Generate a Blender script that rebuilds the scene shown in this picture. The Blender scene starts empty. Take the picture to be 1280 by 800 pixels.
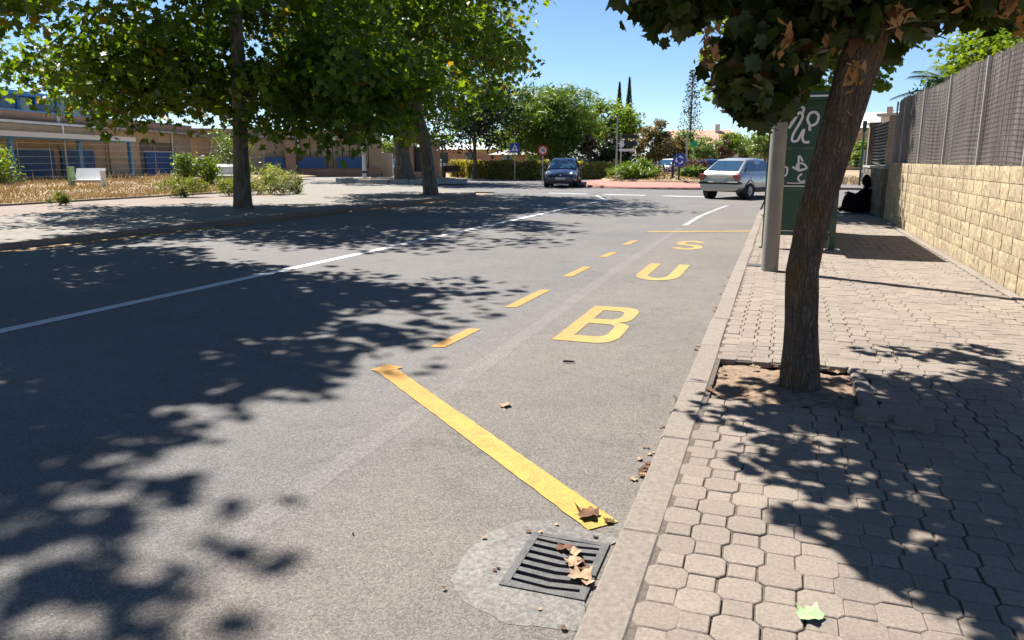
import bpy, bmesh, math, random
import numpy as np
from mathutils import Vector, Matrix, Quaternion
R = math.radians
scene = bpy.context.scene
COL = scene.collection

# ------------------------------------------------------------------ camera, sky, sun, exposure
EYE = 1.4
PITCH = R(11.889); YAW = R(19.14)
cam_d = bpy.data.cameras.new('camera'); cam = bpy.data.objects.new('camera', cam_d); COL.objects.link(cam)
cam.location = (0, 0, EYE); cam.rotation_euler = (math.pi / 2 - PITCH, 0, YAW)
cam_d.sensor_width = 36; cam_d.lens = 950 / 1280 * 36; cam_d.clip_start = .05; cam_d.clip_end = 3000
scene.camera = cam
SUN_EL = R(57); SUN_H = Vector((-.864, .504)).normalized()
world = bpy.data.worlds.new('World'); scene.world = world; world.use_nodes = True
wn = world.node_tree.nodes; wl = world.node_tree.links
bgn = wn['Background']; sky = wn.new('ShaderNodeTexSky'); sky.sky_type = 'NISHITA'; sky.sun_disc = False
sky.sun_elevation = SUN_EL; sky.sun_rotation = math.atan2(SUN_H.x, SUN_H.y)
sky.air_density = 1.0; sky.dust_density = .0; sky.ozone_density = 6.0; sky.altitude = 1800
wl.new(sky.outputs[0], bgn.inputs[0]); bgn.inputs[1].default_value = .062
sun_d = bpy.data.lights.new('sun', 'SUN'); sun = bpy.data.objects.new('sun', sun_d); COL.objects.link(sun)
sun_d.energy = 5; sun_d.angle = R(.53); sun_d.color = (1, .95, .87)
ldir = Vector((-SUN_H.x * math.cos(SUN_EL), -SUN_H.y * math.cos(SUN_EL), -math.sin(SUN_EL)))
sun.rotation_euler = ldir.to_track_quat('-Z', 'Y').to_euler(); sun.location = (-30, 20, 50)
vs = scene.view_settings; vs.view_transform = 'Standard'; vs.look = 'None'; vs.gamma = 1; vs.exposure = 1.36
vs.use_curve_mapping = False
cy = scene.cycles
cy.max_bounces = 6; cy.diffuse_bounces = 3; cy.glossy_bounces = 2; cy.transmission_bounces = 3; cy.transparent_max_bounces = 4
cy.use_denoising = True; cy.caustics_reflective = False; cy.caustics_refractive = False

# ------------------------------------------------------------------ helpers
def link(name, mesh, m=None, parent=None, loc=None):
    o = bpy.data.objects.new(name, mesh); COL.objects.link(o)
    if m is not None and mesh is not None:
        for q in (m if isinstance(m, (list, tuple)) else [m]): mesh.materials.append(q)
    if parent is not None: o.parent = parent
    if loc is not None: o.location = loc
    return o
def tag(o, label=None, cat=None, group=None, kind=None):
    if label: o['label'] = label
    if cat: o['category'] = cat
    if group: o['group'] = group
    if kind: o['kind'] = kind
    return o
def thing(name, label, cat, loc=(0, 0, 0), rz=0, group=None):
    o = bpy.data.objects.new(name, None); COL.objects.link(o); o.location = loc; o.rotation_euler = (0, 0, rz)
    o.empty_display_size = .2
    return tag(o, label, cat, group)
def struct(name, mesh, m, label=None):
    return tag(link(name, mesh, m), label, kind='structure')
def mesh_np(name, v, f, smooth=False):
    """v (n,3), f (m,k) with equal k"""
    v = np.asarray(v, dtype=np.float32); f = np.asarray(f, dtype=np.int32)
    me = bpy.data.meshes.new(name); k = f.shape[1]
    me.vertices.add(len(v)); me.vertices.foreach_set('co', v.ravel())
    me.loops.add(f.size); me.loops.foreach_set('vertex_index', f.ravel())
    me.polygons.add(len(f)); me.polygons.foreach_set('loop_start', np.arange(0, f.size, k, dtype=np.int32))
    me.polygons.foreach_set('loop_total', np.full(len(f), k, dtype=np.int32))
    if smooth: me.polygons.foreach_set('use_smooth', np.ones(len(f), dtype=bool))
    me.update(calc_edges=True)
    return me
def mesh_py(name, v, f, smooth=False):
    me = bpy.data.meshes.new(name); me.from_pydata([tuple(a) for a in v], [], f); me.update()
    if smooth:
        for p in me.polygons: p.use_smooth = True
    return me
class MB:
    """collects boxes, tubes, prisms into one mesh"""
    def __init__(s): s.v = []; s.f = []; s.sm = []
    def add(s, v, f, sm=False):
        n = len(s.v); s.v += [tuple(a) for a in v]; s.f += [tuple(i + n for i in q) for q in f]; s.sm += [sm] * len(f); return s
    def box(s, x0, x1, y0, y1, z0, z1, M=None, b=0):
        v = [(x0, y0, z0), (x1, y0, z0), (x1, y1, z0), (x0, y1, z0), (x0, y0, z1), (x1, y0, z1), (x1, y1, z1), (x0, y1, z1)]
        if b:   # chamfered top
            v = v[:4] + [(x0, y0, z1 - b), (x1, y0, z1 - b), (x1, y1, z1 - b), (x0, y1, z1 - b), (x0 + b, y0 + b, z1), (x1 - b, y0 + b, z1), (x1 - b, y1 - b, z1), (x0 + b, y1 - b, z1)]
            f = [(0, 3, 2, 1), (0, 1, 5, 4), (1, 2, 6, 5), (2, 3, 7, 6), (3, 0, 4, 7), (4, 5, 9, 8), (5, 6, 10, 9), (6, 7, 11, 10), (7, 4, 8, 11), (8, 9, 10, 11)]
        else:
            f = [(0, 3, 2, 1), (4, 5, 6, 7), (0, 1, 5, 4), (1, 2, 6, 5), (2, 3, 7, 6), (3, 0, 4, 7)]
        if M is not None: v = [M @ Vector(a) for a in v]
        return s.add(v, f)
    def tube(s, pts, rad, n=8, cap=True, sm=True):
        pts = [Vector(p) for p in pts]; rad = rad if isinstance(rad, (list, tuple)) else [rad] * len(pts)
        v = []; f = []; m = len(pts); prev = None
        for i, p in enumerate(pts):
            t = (pts[min(i + 1, m - 1)] - pts[max(i - 1, 0)]).normalized()
            a = (Vector((1, 0, 0)) if abs(t.x) < .9 else Vector((0, 1, 0))) if prev is None else prev
            a = (a - t * a.dot(t)).normalized(); prev = a; c = t.cross(a)
            for k in range(n):
                q = 2 * math.pi * k / n; v.append(p + (a * math.cos(q) + c * math.sin(q)) * rad[i])
        for i in range(m - 1):
            for k in range(n):
                k2 = (k + 1) % n; f.append((i * n + k, i * n + k2, (i + 1) * n + k2, (i + 1) * n + k))
        s.add(v, f, sm)
        if cap:
            s.add(v[:n], [tuple(range(n))[::-1]]); s.add(v[-n:], [tuple(range(n))])
        return s
    def lathe(s, prof, n=20, M=None, sm=True):
        v = []; f = []; m = len(prof)
        for k in range(n):
            q = 2 * math.pi * k / n
            for r, z in prof: v.append((r * math.cos(q), r * math.sin(q), z))
        for k in range(n):
            k2 = (k + 1) % n
            for i in range(m - 1): f.append((k * m + i, k2 * m + i, k2 * m + i + 1, k * m + i + 1))
        if M is not None: v = [M @ Vector(a) for a in v]
        return s.add(v, f, sm)
    def poly(s, pts, z0=None, z1=None):
        """prism of an xy outline, or flat sheet"""
        n = len(pts)
        if z1 is None: return s.add([(p[0], p[1], z0) for p in pts], [tuple(range(n))])
        v = [(p[0], p[1], z0) for p in pts] + [(p[0], p[1], z1) for p in pts]
        f = [tuple(range(n))[::-1], tuple(range(n, 2 * n))] + [(i, (i + 1) % n, n + (i + 1) % n, n + i) for i in range(n)]
        return s.add(v, f)
    def mesh(s, name):
        me = bpy.data.meshes.new(name); me.from_pydata(s.v, [], s.f); me.update()
        me.polygons.foreach_set('use_smooth', s.sm)
        return me
    def obj(s, name, m, parent=None, loc=None): return link(name, s.mesh(name), m, parent, loc)
def copy_tree(o, parent=None):
    c = o.copy(); COL.objects.link(c); c.parent = parent
    for ch in o.children: copy_tree(ch, c)
    return c
def px(x, D):
    """ground XY at forward distance D metres and bearing given by a picture column (layout of far things)"""
    r = (x - 640) / 950 * D / 1.0219
    return Vector((r * math.cos(YAW) - D * math.sin(YAW), r * math.sin(YAW) + D * math.cos(YAW), 0))
def hz(y, D): return EYE + (200 - y) / 950 * D / 1.045   # height of a picture row at distance D

# ------------------------------------------------------------------ materials
def new_mat(name):
    m = bpy.data.materials.new(name); m.use_nodes = True
    return m, m.node_tree.nodes, m.node_tree.links, m.node_tree.nodes['Principled BSDF']
def ramp(n, stops):
    r = n.new('ShaderNodeValToRGB'); e = r.color_ramp.elements
    while len(e) < len(stops): e.new(.5)
    for k, (p, c) in enumerate(stops): e[k].position = p; e[k].color = (*c, 1) if len(c) == 3 else c
    return r
def noise(n, l, scale, detail=4, rough=.6, vec=None, dim=None):
    t = n.new('ShaderNodeTexNoise'); t.inputs['Scale'].default_value = scale; t.inputs['Detail'].default_value = detail
    t.inputs['Roughness'].default_value = rough
    if vec is not None: l.new(vec, t.inputs['Vector'])
    return t
def mixc(n, l, fac, a, b, mode='MIX'):
    x = n.new('ShaderNodeMix'); x.data_type = 'RGBA'; x.blend_type = mode
    for sock, val in ((x.inputs[0], fac), (x.inputs[6], a), (x.inputs[7], b)):
        if hasattr(val, 'is_output'): l.new(val, sock)
        elif isinstance(val, (int, float)): sock.default_value = val
        else: sock.default_value = (*val, 1)
    return x.outputs[2]
def M(name, c1, c2=None, scale=4, rough=.8, bump=0, bscale=60, metal=0, spec=.5, vary=0, stretch=None, island=False, detail=5, lo=.35, hi=.65, coat=0, stain=0):
    m, n, l, b = new_mat(name)
    b.inputs['Roughness'].default_value = rough; b.inputs['Metallic'].default_value = metal
    b.inputs['Specular IOR Level'].default_value = spec; b.inputs['Coat Weight'].default_value = coat
    geo = n.new('ShaderNodeNewGeometry'); vec = geo.outputs['Position']
    if stretch:
        mp = n.new('ShaderNodeMapping'); mp.inputs['Scale'].default_value = stretch; l.new(vec, mp.inputs[0]); vec = mp.outputs[0]
    col = None
    if c2 is not None:
        t = noise(n, l, scale, detail, .6, vec); r = ramp(n, [(lo, c1), (hi, c2)]); l.new(t.outputs[0], r.inputs[0]); col = r.outputs[0]
    else:
        rg = n.new('ShaderNodeRGB'); rg.outputs[0].default_value = (*c1, 1); col = rg.outputs[0]
    if stain:
        st = noise(n, l, 1.6, 6, .65, geo.outputs['Position']); sr = ramp(n, [(.32, (1 - stain, 1 - stain, 1 - stain * .95)), (.6, (1.04, 1.03, 1.0))]); l.new(st.outputs[0], sr.inputs[0]); col = mixc(n, l, 1.0, col, sr.outputs[0], 'MULTIPLY')
    if vary:
        src = geo.outputs['Random Per Island'] if island else n.new('ShaderNodeObjectInfo').outputs['Random']
        h = n.new('ShaderNodeHueSaturation'); mr = n.new('ShaderNodeMapRange'); l.new(src, mr.inputs[0])
        mr.inputs[3].default_value = 1 - vary; mr.inputs[4].default_value = 1 + vary
        l.new(mr.outputs[0], h.inputs['Value']); l.new(col, h.inputs['Color']); col = h.outputs[0]
    l.new(col, b.inputs['Base Color'])
    if bump:
        t2 = noise(n, l, bscale, 6, .65, vec); bp = n.new('ShaderNodeBump'); bp.inputs['Strength'].default_value = bump
        bp.inputs['Distance'].default_value = .03 if 'bark' in name else .01; l.new(t2.outputs[0], bp.inputs['Height']); l.new(bp.outputs[0], b.inputs['Normal'])
    return m
def leaf_mat(name, dark, light, trans=.35, dry=None, dry_share=.1, rough=.45):
    m, n, l, b = new_mat(name)
    geo = n.new('ShaderNodeNewGeometry'); rnd = geo.outputs['Random Per Island']
    stops = [(0, dark), (.75, light)]
    r = ramp(n, stops); l.new(rnd, r.inputs[0]); col = r.outputs[0]
    t = noise(n, l, .55, 3, .5, geo.outputs['Position'])
    h = n.new('ShaderNodeHueSaturation'); mr = n.new('ShaderNodeMapRange'); l.new(t.outputs[0], mr.inputs[0])
    mr.inputs[1].default_value = .3; mr.inputs[2].default_value = .7; mr.inputs[3].default_value = .75; mr.inputs[4].default_value = 1.25
    l.new(mr.outputs[0], h.inputs['Value']); l.new(col, h.inputs['Color']); col = h.outputs[0]
    if dry:
        wn_ = n.new('ShaderNodeTexWhiteNoise'); wn_.noise_dimensions = '1D'; l.new(rnd, wn_.inputs['W'])
        lt = n.new('ShaderNodeMath'); lt.operation = 'LESS_THAN'; l.new(wn_.outputs[0], lt.inputs[0]); lt.inputs[1].default_value = dry_share
        col = mixc(n, l, lt.outputs[0], col, dry)
    l.new(col, b.inputs['Base Color']); b.inputs['Roughness'].default_value = rough; b.inputs['Specular IOR Level'].default_value = .35
    tr = n.new('ShaderNodeBsdfTranslucent'); mx = n.new('ShaderNodeMixShader'); mx.inputs[0].default_value = trans
    yel = mixc(n, l, 1.0, col, (1.75, 1.55, .35), 'MULTIPLY'); l.new(yel, tr.inputs[0])
    out = n['Material Output']; l.new(b.outputs[0], mx.inputs[1]); l.new(tr.outputs[0], mx.inputs[2]); l.new(mx.outputs[0], out.inputs[0])
    return m
def asphalt(name, a, b_, tint, fine=420):
    m, n, l, b = new_mat(name)
    geo = n.new('ShaderNodeNewGeometry'); P = geo.outputs['Position']
    v = n.new('ShaderNodeTexVoronoi'); v.inputs['Scale'].default_value = fine * .7; l.new(P, v.inputs['Vector'])
    f = noise(n, l, fine, 4, .8, P); r = ramp(n, [(.3, a), (.62, b_), (.78, tuple(min(1, x * 1.7) for x in b_))]); l.new(f.outputs[0], r.inputs[0])
    stone = ramp(n, [(.0, (.35, .35, .35)), (.5, (.95, .95, .95)), (.9, (1.5, 1.46, 1.42)), (1, (2.3, 2.2, 2.1))]); l.new(v.outputs['Color'], stone.inputs[0])
    c = mixc(n, l, .8, r.outputs[0], stone.outputs[0], 'MULTIPLY')
    g = noise(n, l, .5, 5, .6, P); gr = ramp(n, [(.3, (.84, .84, .86)), (.7, (1.1, 1.08, 1.05))]); l.new(g.outputs[0], gr.inputs[0])
    c = mixc(n, l, 1.0, c, gr.outputs[0], 'MULTIPLY')
    g2 = noise(n, l, 6, 6, .7, P); gr2 = ramp(n, [(.3, (.88, .88, .88)), (.7, (1.08, 1.08, 1.08))]); l.new(g2.outputs[0], gr2.inputs[0])
    c = mixc(n, l, 1.0, c, gr2.outputs[0], 'MULTIPLY')
    # wheel-track wear and dusty gutter strip: bands along the road
    sx = n.new('ShaderNodeSeparateXYZ'); l.new(P, sx.inputs[0])
    wob = n.new('ShaderNodeMath'); wob.operation = 'MULTIPLY_ADD'; l.new(g.outputs[0], wob.inputs[0]); wob.inputs[1].default_value = .8; l.new(sx.outputs[0], wob.inputs[2])
    band = n.new('ShaderNodeMapRange'); l.new(wob.outputs[0], band.inputs[0]); band.inputs[1].default_value = -1.9; band.inputs[2].default_value = -1.2
    c = mixc(n, l, band.outputs[0], c, mixc(n, l, .8, c, tint, 'MULTIPLY'))
    # fine cracks and old oil spots
    ck = n.new('ShaderNodeTexVoronoi'); ck.feature = 'DISTANCE_TO_EDGE'; ck.inputs['Scale'].default_value = .42
    dist = noise(n, l, 2.2, 4, .7, P); av = n.new('ShaderNodeVectorMath'); av.operation = 'MULTIPLY_ADD'; l.new(dist.outputs['Color'], av.inputs[0]); av.inputs[1].default_value = (.9, .9, .0); l.new(P, av.inputs[2]); l.new(av.outputs[0], ck.inputs['Vector'])
    cr = ramp(n, [(0, (.55, .55, .55)), (.0035, (1, 1, 1))]); l.new(ck.outputs['Distance'], cr.inputs[0])
    c = mixc(n, l, .55, c, cr.outputs[0], 'MULTIPLY')
    oil = noise(n, l, 1.3, 2, .4, P); orr = ramp(n, [(.66, (1, 1, 1)), (.74, (.8, .8, .8))]); l.new(oil.outputs[0], orr.inputs[0])
    c = mixc(n, l, 1.0, c, orr.outputs[0], 'MULTIPLY')
    l.new(c, b.inputs['Base Color']); b.inputs['Roughness'].default_value = .82; b.inputs['Specular IOR Level'].default_value = .35
    bp = n.new('ShaderNodeBump'); bp.inputs['Strength'].default_value = .55; bp.inputs['Distance'].default_value = .004
    l.new(f.outputs[0], bp.inputs['Height']); l.new(bp.outputs[0], b.inputs['Normal'])
    return m
def paint(name, c, c2, under, wear=.42, split=None):
    """road paint worn through to the asphalt in specks"""
    m, n, l, b = new_mat(name); geo = n.new('ShaderNodeNewGeometry'); P = geo.outputs['Position']
    g = noise(n, l, 1.5, 3, .5, P); r = ramp(n, [(.35, c), (.65, c2)]); l.new(g.outputs[0], r.inputs[0]); col = r.outputs[0]
    if split:   # more orange tone on the side away from the kerb
        sx = n.new('ShaderNodeSeparateXYZ'); l.new(P, sx.inputs[0]); mr = n.new('ShaderNodeMapRange'); l.new(sx.outputs[0], mr.inputs[0])
        mr.inputs[1].default_value = split[0]; mr.inputs[2].default_value = split[1]; col = mixc(n, l, mr.outputs[0], c, c2)
    f = noise(n, l, 130, 4, .75, P); wr = ramp(n, [(wear - .06, (1, 1, 1)), (wear + .02, (0, 0, 0))]); l.new(f.outputs[0], wr.inputs[0])
    f2 = noise(n, l, 7, 5, .7, P); wr2 = ramp(n, [(.35, (.9, .9, .9)), (.62, (.25, .25, .25))]); l.new(f2.outputs[0], wr2.inputs[0])
    k = n.new('ShaderNodeMath'); k.operation = 'MULTIPLY'; l.new(wr.outputs[0], k.inputs[0]); l.new(wr2.outputs[0], k.inputs[1])
    col = mixc(n, l, k.outputs[0], col, under)
    l.new(col, b.inputs['Base Color']); b.inputs['Roughness'].default_value = .7
    bp = n.new('ShaderNodeBump'); bp.inputs['Strength'].default_value = .35; bp.inputs['Distance'].default_value = .003
    l.new(f.outputs[0], bp.inputs['Height']); l.new(bp.outputs[0], b.inputs['Normal'])
    return m
def brick_mat(name, c1, c2, mortar, scale, rot=0):
    m, n, l, b = new_mat(name); geo = n.new('ShaderNodeTexCoord'); sp = n.new('ShaderNodeSeparateXYZ'); l.new(geo.outputs['Object'], sp.inputs[0])
    ad = n.new('ShaderNodeMath'); ad.operation = 'ADD'; l.new(sp.outputs[0], ad.inputs[0]); l.new(sp.outputs[1], ad.inputs[1])
    cb = n.new('ShaderNodeCombineXYZ'); l.new(ad.outputs[0], cb.inputs[0]); l.new(sp.outputs[2], cb.inputs[1])
    t = n.new('ShaderNodeTexBrick'); t.inputs['Scale'].default_value = scale; t.inputs['Color1'].default_value = (*c1, 1); t.inputs['Color2'].default_value = (*c2, 1)
    t.inputs['Mortar'].default_value = (*mortar, 1); t.inputs['Mortar Size'].default_value = .014; l.new(cb.outputs[0], t.inputs['Vector'])
    t.inputs['Brick Width'].default_value = .25; t.inputs['Row Height'].default_value = .075
    g = noise(n, l, .8, 5, .6, geo.outputs['Object']); gr = ramp(n, [(.3, (.85, .85, .85)), (.7, (1.1, 1.1, 1.1))]); l.new(g.outputs[0], gr.inputs[0])
    l.new(mixc(n, l, 1.0, t.outputs[0], gr.outputs[0], 'MULTIPLY'), b.inputs['Base Color']); b.inputs['Roughness'].default_value = .9
    return m
def glass_mat(name, c, rough=.04):
    m, n, l, b = new_mat(name); b.inputs['Base Color'].default_value = (*c, 1); b.inputs['Roughness'].default_value = rough
    b.inputs['Specular IOR Level'].default_value = .8; b.inputs['Coat Weight'].default_value = .6
    return m
def bark_mat(name):
    m, n, l, b = new_mat(name); geo = n.new('ShaderNodeNewGeometry'); P = geo.outputs['Position']
    mp = n.new('ShaderNodeMapping'); mp.inputs['Scale'].default_value = (1, 1, .2); l.new(P, mp.inputs[0])
    wv = noise(n, l, 9, 4, .6, P); ad = n.new('ShaderNodeVectorMath'); ad.operation = 'MULTIPLY_ADD'; l.new(wv.outputs['Color'], ad.inputs[0]); ad.inputs[1].default_value = (.05, .05, .03); l.new(mp.outputs[0], ad.inputs[2])
    v = n.new('ShaderNodeTexVoronoi'); v.feature = 'DISTANCE_TO_EDGE'; v.inputs['Scale'].default_value = 52; l.new(ad.outputs[0], v.inputs['Vector'])
    ck = ramp(n, [(0, (.5, .47, .44)), (.16, (1, 1, 1))]); l.new(v.outputs['Distance'], ck.inputs[0])
    g = noise(n, l, 28, 8, .7, mp.outputs[0]); gr = ramp(n, [(.3, (.085, .062, .046)), (.55, (.16, .125, .098)), (.75, (.24, .2, .165))]); l.new(g.outputs[0], gr.inputs[0])
    li = noise(n, l, 5, 5, .65, P); lr = ramp(n, [(.52, (1, 1, 1)), (.68, (1.15, .95, .55))]); l.new(li.outputs[0], lr.inputs[0])
    c = mixc(n, l, 1.0, mixc(n, l, .8, gr.outputs[0], ck.outputs[0], 'MULTIPLY'), lr.outputs[0], 'MULTIPLY')
    l.new(c, b.inputs['Base Color']); b.inputs['Roughness'].default_value = .95; b.inputs['Specular IOR Level'].default_value = .2
    hm = n.new('ShaderNodeMath'); hm.operation = 'MULTIPLY_ADD'; l.new(v.outputs['Distance'], hm.inputs[0]); hm.inputs[1].default_value = 2.5; l.new(g.outputs[0], hm.inputs[2])
    bp = n.new('ShaderNodeBump'); bp.inputs['Strength'].default_value = 1; bp.inputs['Distance'].default_value = .02; l.new(hm.outputs[0], bp.inputs['Height']); l.new(bp.outputs[0], b.inputs['Normal'])
    return m
ASPH = (.115, .108, .103)
MT = dict(
    asphalt=asphalt('asphalt', (.072, .07, .07), (.158, .153, .15), (1.15, 1.06, .96), 230),
    apron=M('concrete_apron', (.13, .124, .117), (.27, .258, .242), 50, .92, .9, 120, lo=.33, hi=.68, detail=10, stain=.3),
    kerb=M('kerb_concrete', (.16, .134, .112), (.235, .2, .168), 45, .88, .5, 180, vary=.07, detail=9),
    paver=M('paver_concrete', (.172, .14, .115), (.278, .234, .198), 90, .88, .6, 260, vary=.085, stain=.16, detail=9, lo=.3, hi=.7),
    paver_far=M('paver_concrete_far', (.172, .14, .115), (.278, .234, .198), 90, .88, .6, 260, vary=.085, stain=.16, island=True, detail=9, lo=.3, hi=.7),
    joint=M('joint_sand', (.07, .057, .045), (.125, .103, .083), 60, .95, .4, 200),
    soil=M('pit_soil', (.15, .098, .064), (.27, .19, .13), 30, .95, 1.0, 60, detail=9),
    dirt=M('dry_ground', (.23, .16, .09), (.33, .24, .14), .7, .95, .5, 8),
    yellow=paint('yellow_paint', (.37, .19, .018), (.34, .25, .04), ASPH, .49),
    orange_yellow=paint('orange_yellow_paint', (.4, .19, .014), (.37, .2, .022), ASPH, .48),
    yellow_bar=paint('yellow_bar_paint', (.4, .2, .018), (.36, .28, .045), (.24, .12, .025), .56, (-2.5, -1.3)),
    white=paint('white_paint', (.45, .45, .46), (.58, .58, .58), ASPH, .42),
    white_worn=paint('worn_white_paint', (.26, .26, .26), (.33, .33, .33), ASPH, .5),
    ghost=asphalt('erased_line', (.09, .087, .085), (.182, .176, .17), (1.08, 1.03, .97), 230),
    bark=bark_mat('maple_bark'),
    bark_far=M('plane_bark', (.08, .064, .046), (.21, .175, .135), 2, .95, .8, 12, stretch=(6, 6, 1.5)),
    leaf_plane=leaf_mat('plane_leaf', (.03, .072, .01), (.115, .185, .018), .5, (.2, .14, .03), .03),
    leaf_plane2=leaf_mat('plane_leaf_lime', (.035, .082, .01), (.13, .2, .02), .52, (.2, .15, .03), .04),
    leaf_maple=leaf_mat('maple_leaf', (.016, .03, .009), (.048, .075, .017), .3, (.1, .045, .018), .05),
    leaf_seed=leaf_mat('maple_seed', (.2, .1, .045), (.36, .2, .09), .3),
    leaf_lime=leaf_mat('lime_leaf', (.07, .13, .018), (.17, .25, .03), .42),
    leaf_pine=leaf_mat('pine_leaf', (.05, .1, .018), (.15, .24, .035), .3),
    leaf_dark=leaf_mat('dark_leaf', (.014, .03, .012), (.03, .055, .018), .15),
    leaf_brown=leaf_mat('brown_leaf', (.07, .07, .025), (.17, .14, .045), .25, (.16, .075, .04), .25),
    leaf_purple=leaf_mat('purple_leaf', (.06, .03, .03), (.13, .06, .055), .2),
    leaf_bush=leaf_mat('bush_leaf', (.05, .1, .022), (.15, .22, .05), .3),
    leaf_hedge=leaf_mat('hedge_leaf', (.2, .22, .05), (.34, .34, .1), .45, (.36, .25, .13), .25),
    leaf_weed=leaf_mat('weed_leaf', (.1, .135, .05), (.22, .26, .11), .35),
    leaf_cyp=leaf_mat('cypress_leaf', (.012, .028, .012), (.03, .055, .02), .1),
    hay=M('dry_grass', (.44, .31, .14), (.6, .46, .25), 1.2, .9, vary=.25, island=True),
    weed=M('green_weed', (.14, .19, .06), (.26, .29, .11), 1.6, .9, vary=.25, island=True),
    block=M('split_block', (.31, .235, .14), (.5, .415, .28), 18, .95, .8, 70, vary=.1, stain=.2, detail=9, lo=.3, hi=.68),
    block_far=M('split_block_far', (.31, .235, .14), (.5, .415, .28), 18, .95, .8, 70, vary=.1, stain=.2, island=True, detail=9, lo=.3, hi=.68),
    mortar=M('wall_mortar', (.16, .125, .085), (.22, .18, .125), 20, .95),
    block_grey=M('grey_split_block', (.1, .085, .07), (.2, .17, .14), 7, .95, 1.0, 55, vary=.12, detail=8),
    reed=M('brushwood_reed', (.235, .21, .2), (.32, .29, .277), .8, .95, vary=.13, island=True),
    galv=M('galvanised_steel', (.3, .3, .3), (.4, .4, .4), 9, .5, metal=.5),
    pole=M('concrete_post', (.2, .185, .165), (.27, .25, .22), 6, .85, .3, 90, stretch=(1, 1, .4)),
    green=M('green_enamel', (.006, .042, .024), (.01, .055, .032), 3, .38, .05, 40, coat=.2),
    green2=M('green_panel', (.007, .048, .028), (.01, .06, .036), 3, .5, .05, 40),
    white_enamel=M('white_enamel', (.7, .7, .7), None, rough=.5),
    graffiti=M('white_spray', (.62, .62, .66), (.75, .75, .78), 30, .8),
    iron=M('cast_iron', (.06, .06, .062), (.11, .108, .106), 25, .6, .4, 150, metal=.3),
    void=M('drain_dark', (.006, .006, .006), rough=.95),
    leafdry=M('dry_leaf', (.05, .017, .007), (.13, .055, .02), 30, .8, vary=.3),
    leaftan=M('tan_leaf', (.22, .14, .08), (.36, .25, .16), 40, .8, vary=.25),
    leafpale=M('pale_leaf', (.17, .28, .11), (.28, .4, .2), 30, .7),
    sealant=M('bitumen_seal', (.075, .072, .069), (.14, .135, .128), 60, .85),
    fence_wire=M('fence_wire', (.1, .09, .085), rough=.7),
    post_grey=M('pale_post', (.36, .36, .36), (.44, .44, .44), 9, .5),
    twig=M('twig', (.03, .022, .016), rough=.9),
    brick=brick_mat('red_brick', (.38, .19, .115), (.45, .24, .145), (.3, .24, .19), 1.0),
    brick_tan=brick_mat('tan_brick', (.46, .32, .2), (.52, .37, .24), (.36, .29, .22), 1.0),
    blue=M('blue_shutter', (.02, .085, .26), (.028, .105, .3), 2, .5),
    blue_lt=M('blue_frame', (.05, .2, .42), (.07, .24, .46), 2, .5),
    cream=M('cream_panel', (.55, .5, .4), (.62, .57, .47), 2, .8),
    roof_metal=M('pale_roof_sheet', (.5, .52, .55), (.6, .62, .64), 2, .6),
    concrete=M('grey_concrete', (.33, .32, .3), (.42, .4, .38), 3, .9),
    dark=M('dark_metal', (.012, .012, .014), rough=.5),
    window=glass_mat('dark_window', (.03, .05, .06)),
    car_navy=M('navy_car_paint', (.012, .017, .042), rough=.25, coat=1, metal=.2),
    car_silver=M('silver_car_paint', (.5, .49, .46), rough=.3, coat=.8, metal=.55),
    car_white=M('white_car_paint', (.75, .75, .75), rough=.3, coat=1),
    car_blue=M('blue_car_paint', (.03, .08, .25), rough=.3, coat=1),
    car_glass=glass_mat('car_glass', (.02, .05, .085)),
    rubber=M('tyre_rubber', (.012, .012, .012), rough=.85),
    black=M('black_plastic', (.014, .014, .015), rough=.6),
    rim=M('alloy_rim', (.4, .4, .4), rough=.35, metal=.8),
    red_lens=M('red_lens', (.3, .012, .02), rough=.2, coat=1),
    clear_lens=M('clear_lens', (.5, .55, .6), rough=.15, coat=1, metal=.4),
    plate=M('number_plate', (.6, .6, .58), rough=.5),
    chrome=M('chrome', (.7, .7, .7), rough=.15, metal=1),
    sign_blue=M('sign_blue', (.015, .07, .36), rough=.4),
    sign_red=M('sign_red', (.5, .02, .025), rough=.4),
    sign_white=M('sign_white', (.75, .75, .75), rough=.4),
    sign_green=M('sign_green', (.02, .3, .1), rough=.4),
    red_brick_ring=M('red_paving', (.25, .11, .085), (.36, .175, .14), 12, .9, .4, 40, detail=9),
    path=M('pink_path', (.17, .132, .112), (.22, .176, .15), 3, .92, .3, 60, detail=8, stain=.15),
    tiles_left=M('pale_pavement', (.15, .135, .12), (.225, .205, .182), 9, .9, .4, 60, detail=9, stain=.2),
    roof_tile=M('orange_roof', (.36, .2, .13), (.46, .28, .19), 3, .9, .5, 10),
    render_wall=M('pale_render', (.6, .55, .48), (.68, .62, .55), 1, .9),
    cloth=M('black_cloth', (.003, .003, .0035), (.007, .007, .0075), 20, .95, .3, 90, spec=.15),
    skin=M('skin', (.28, .16, .11), rough=.6),
    green_sheet=M('green_fence_sheet', (.015, .08, .05), (.025, .11, .07), 2, .7),
    grey_sheet=M('grey_fence_board', (.22, .23, .25), (.3, .31, .33), 2, .7),
)

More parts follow.
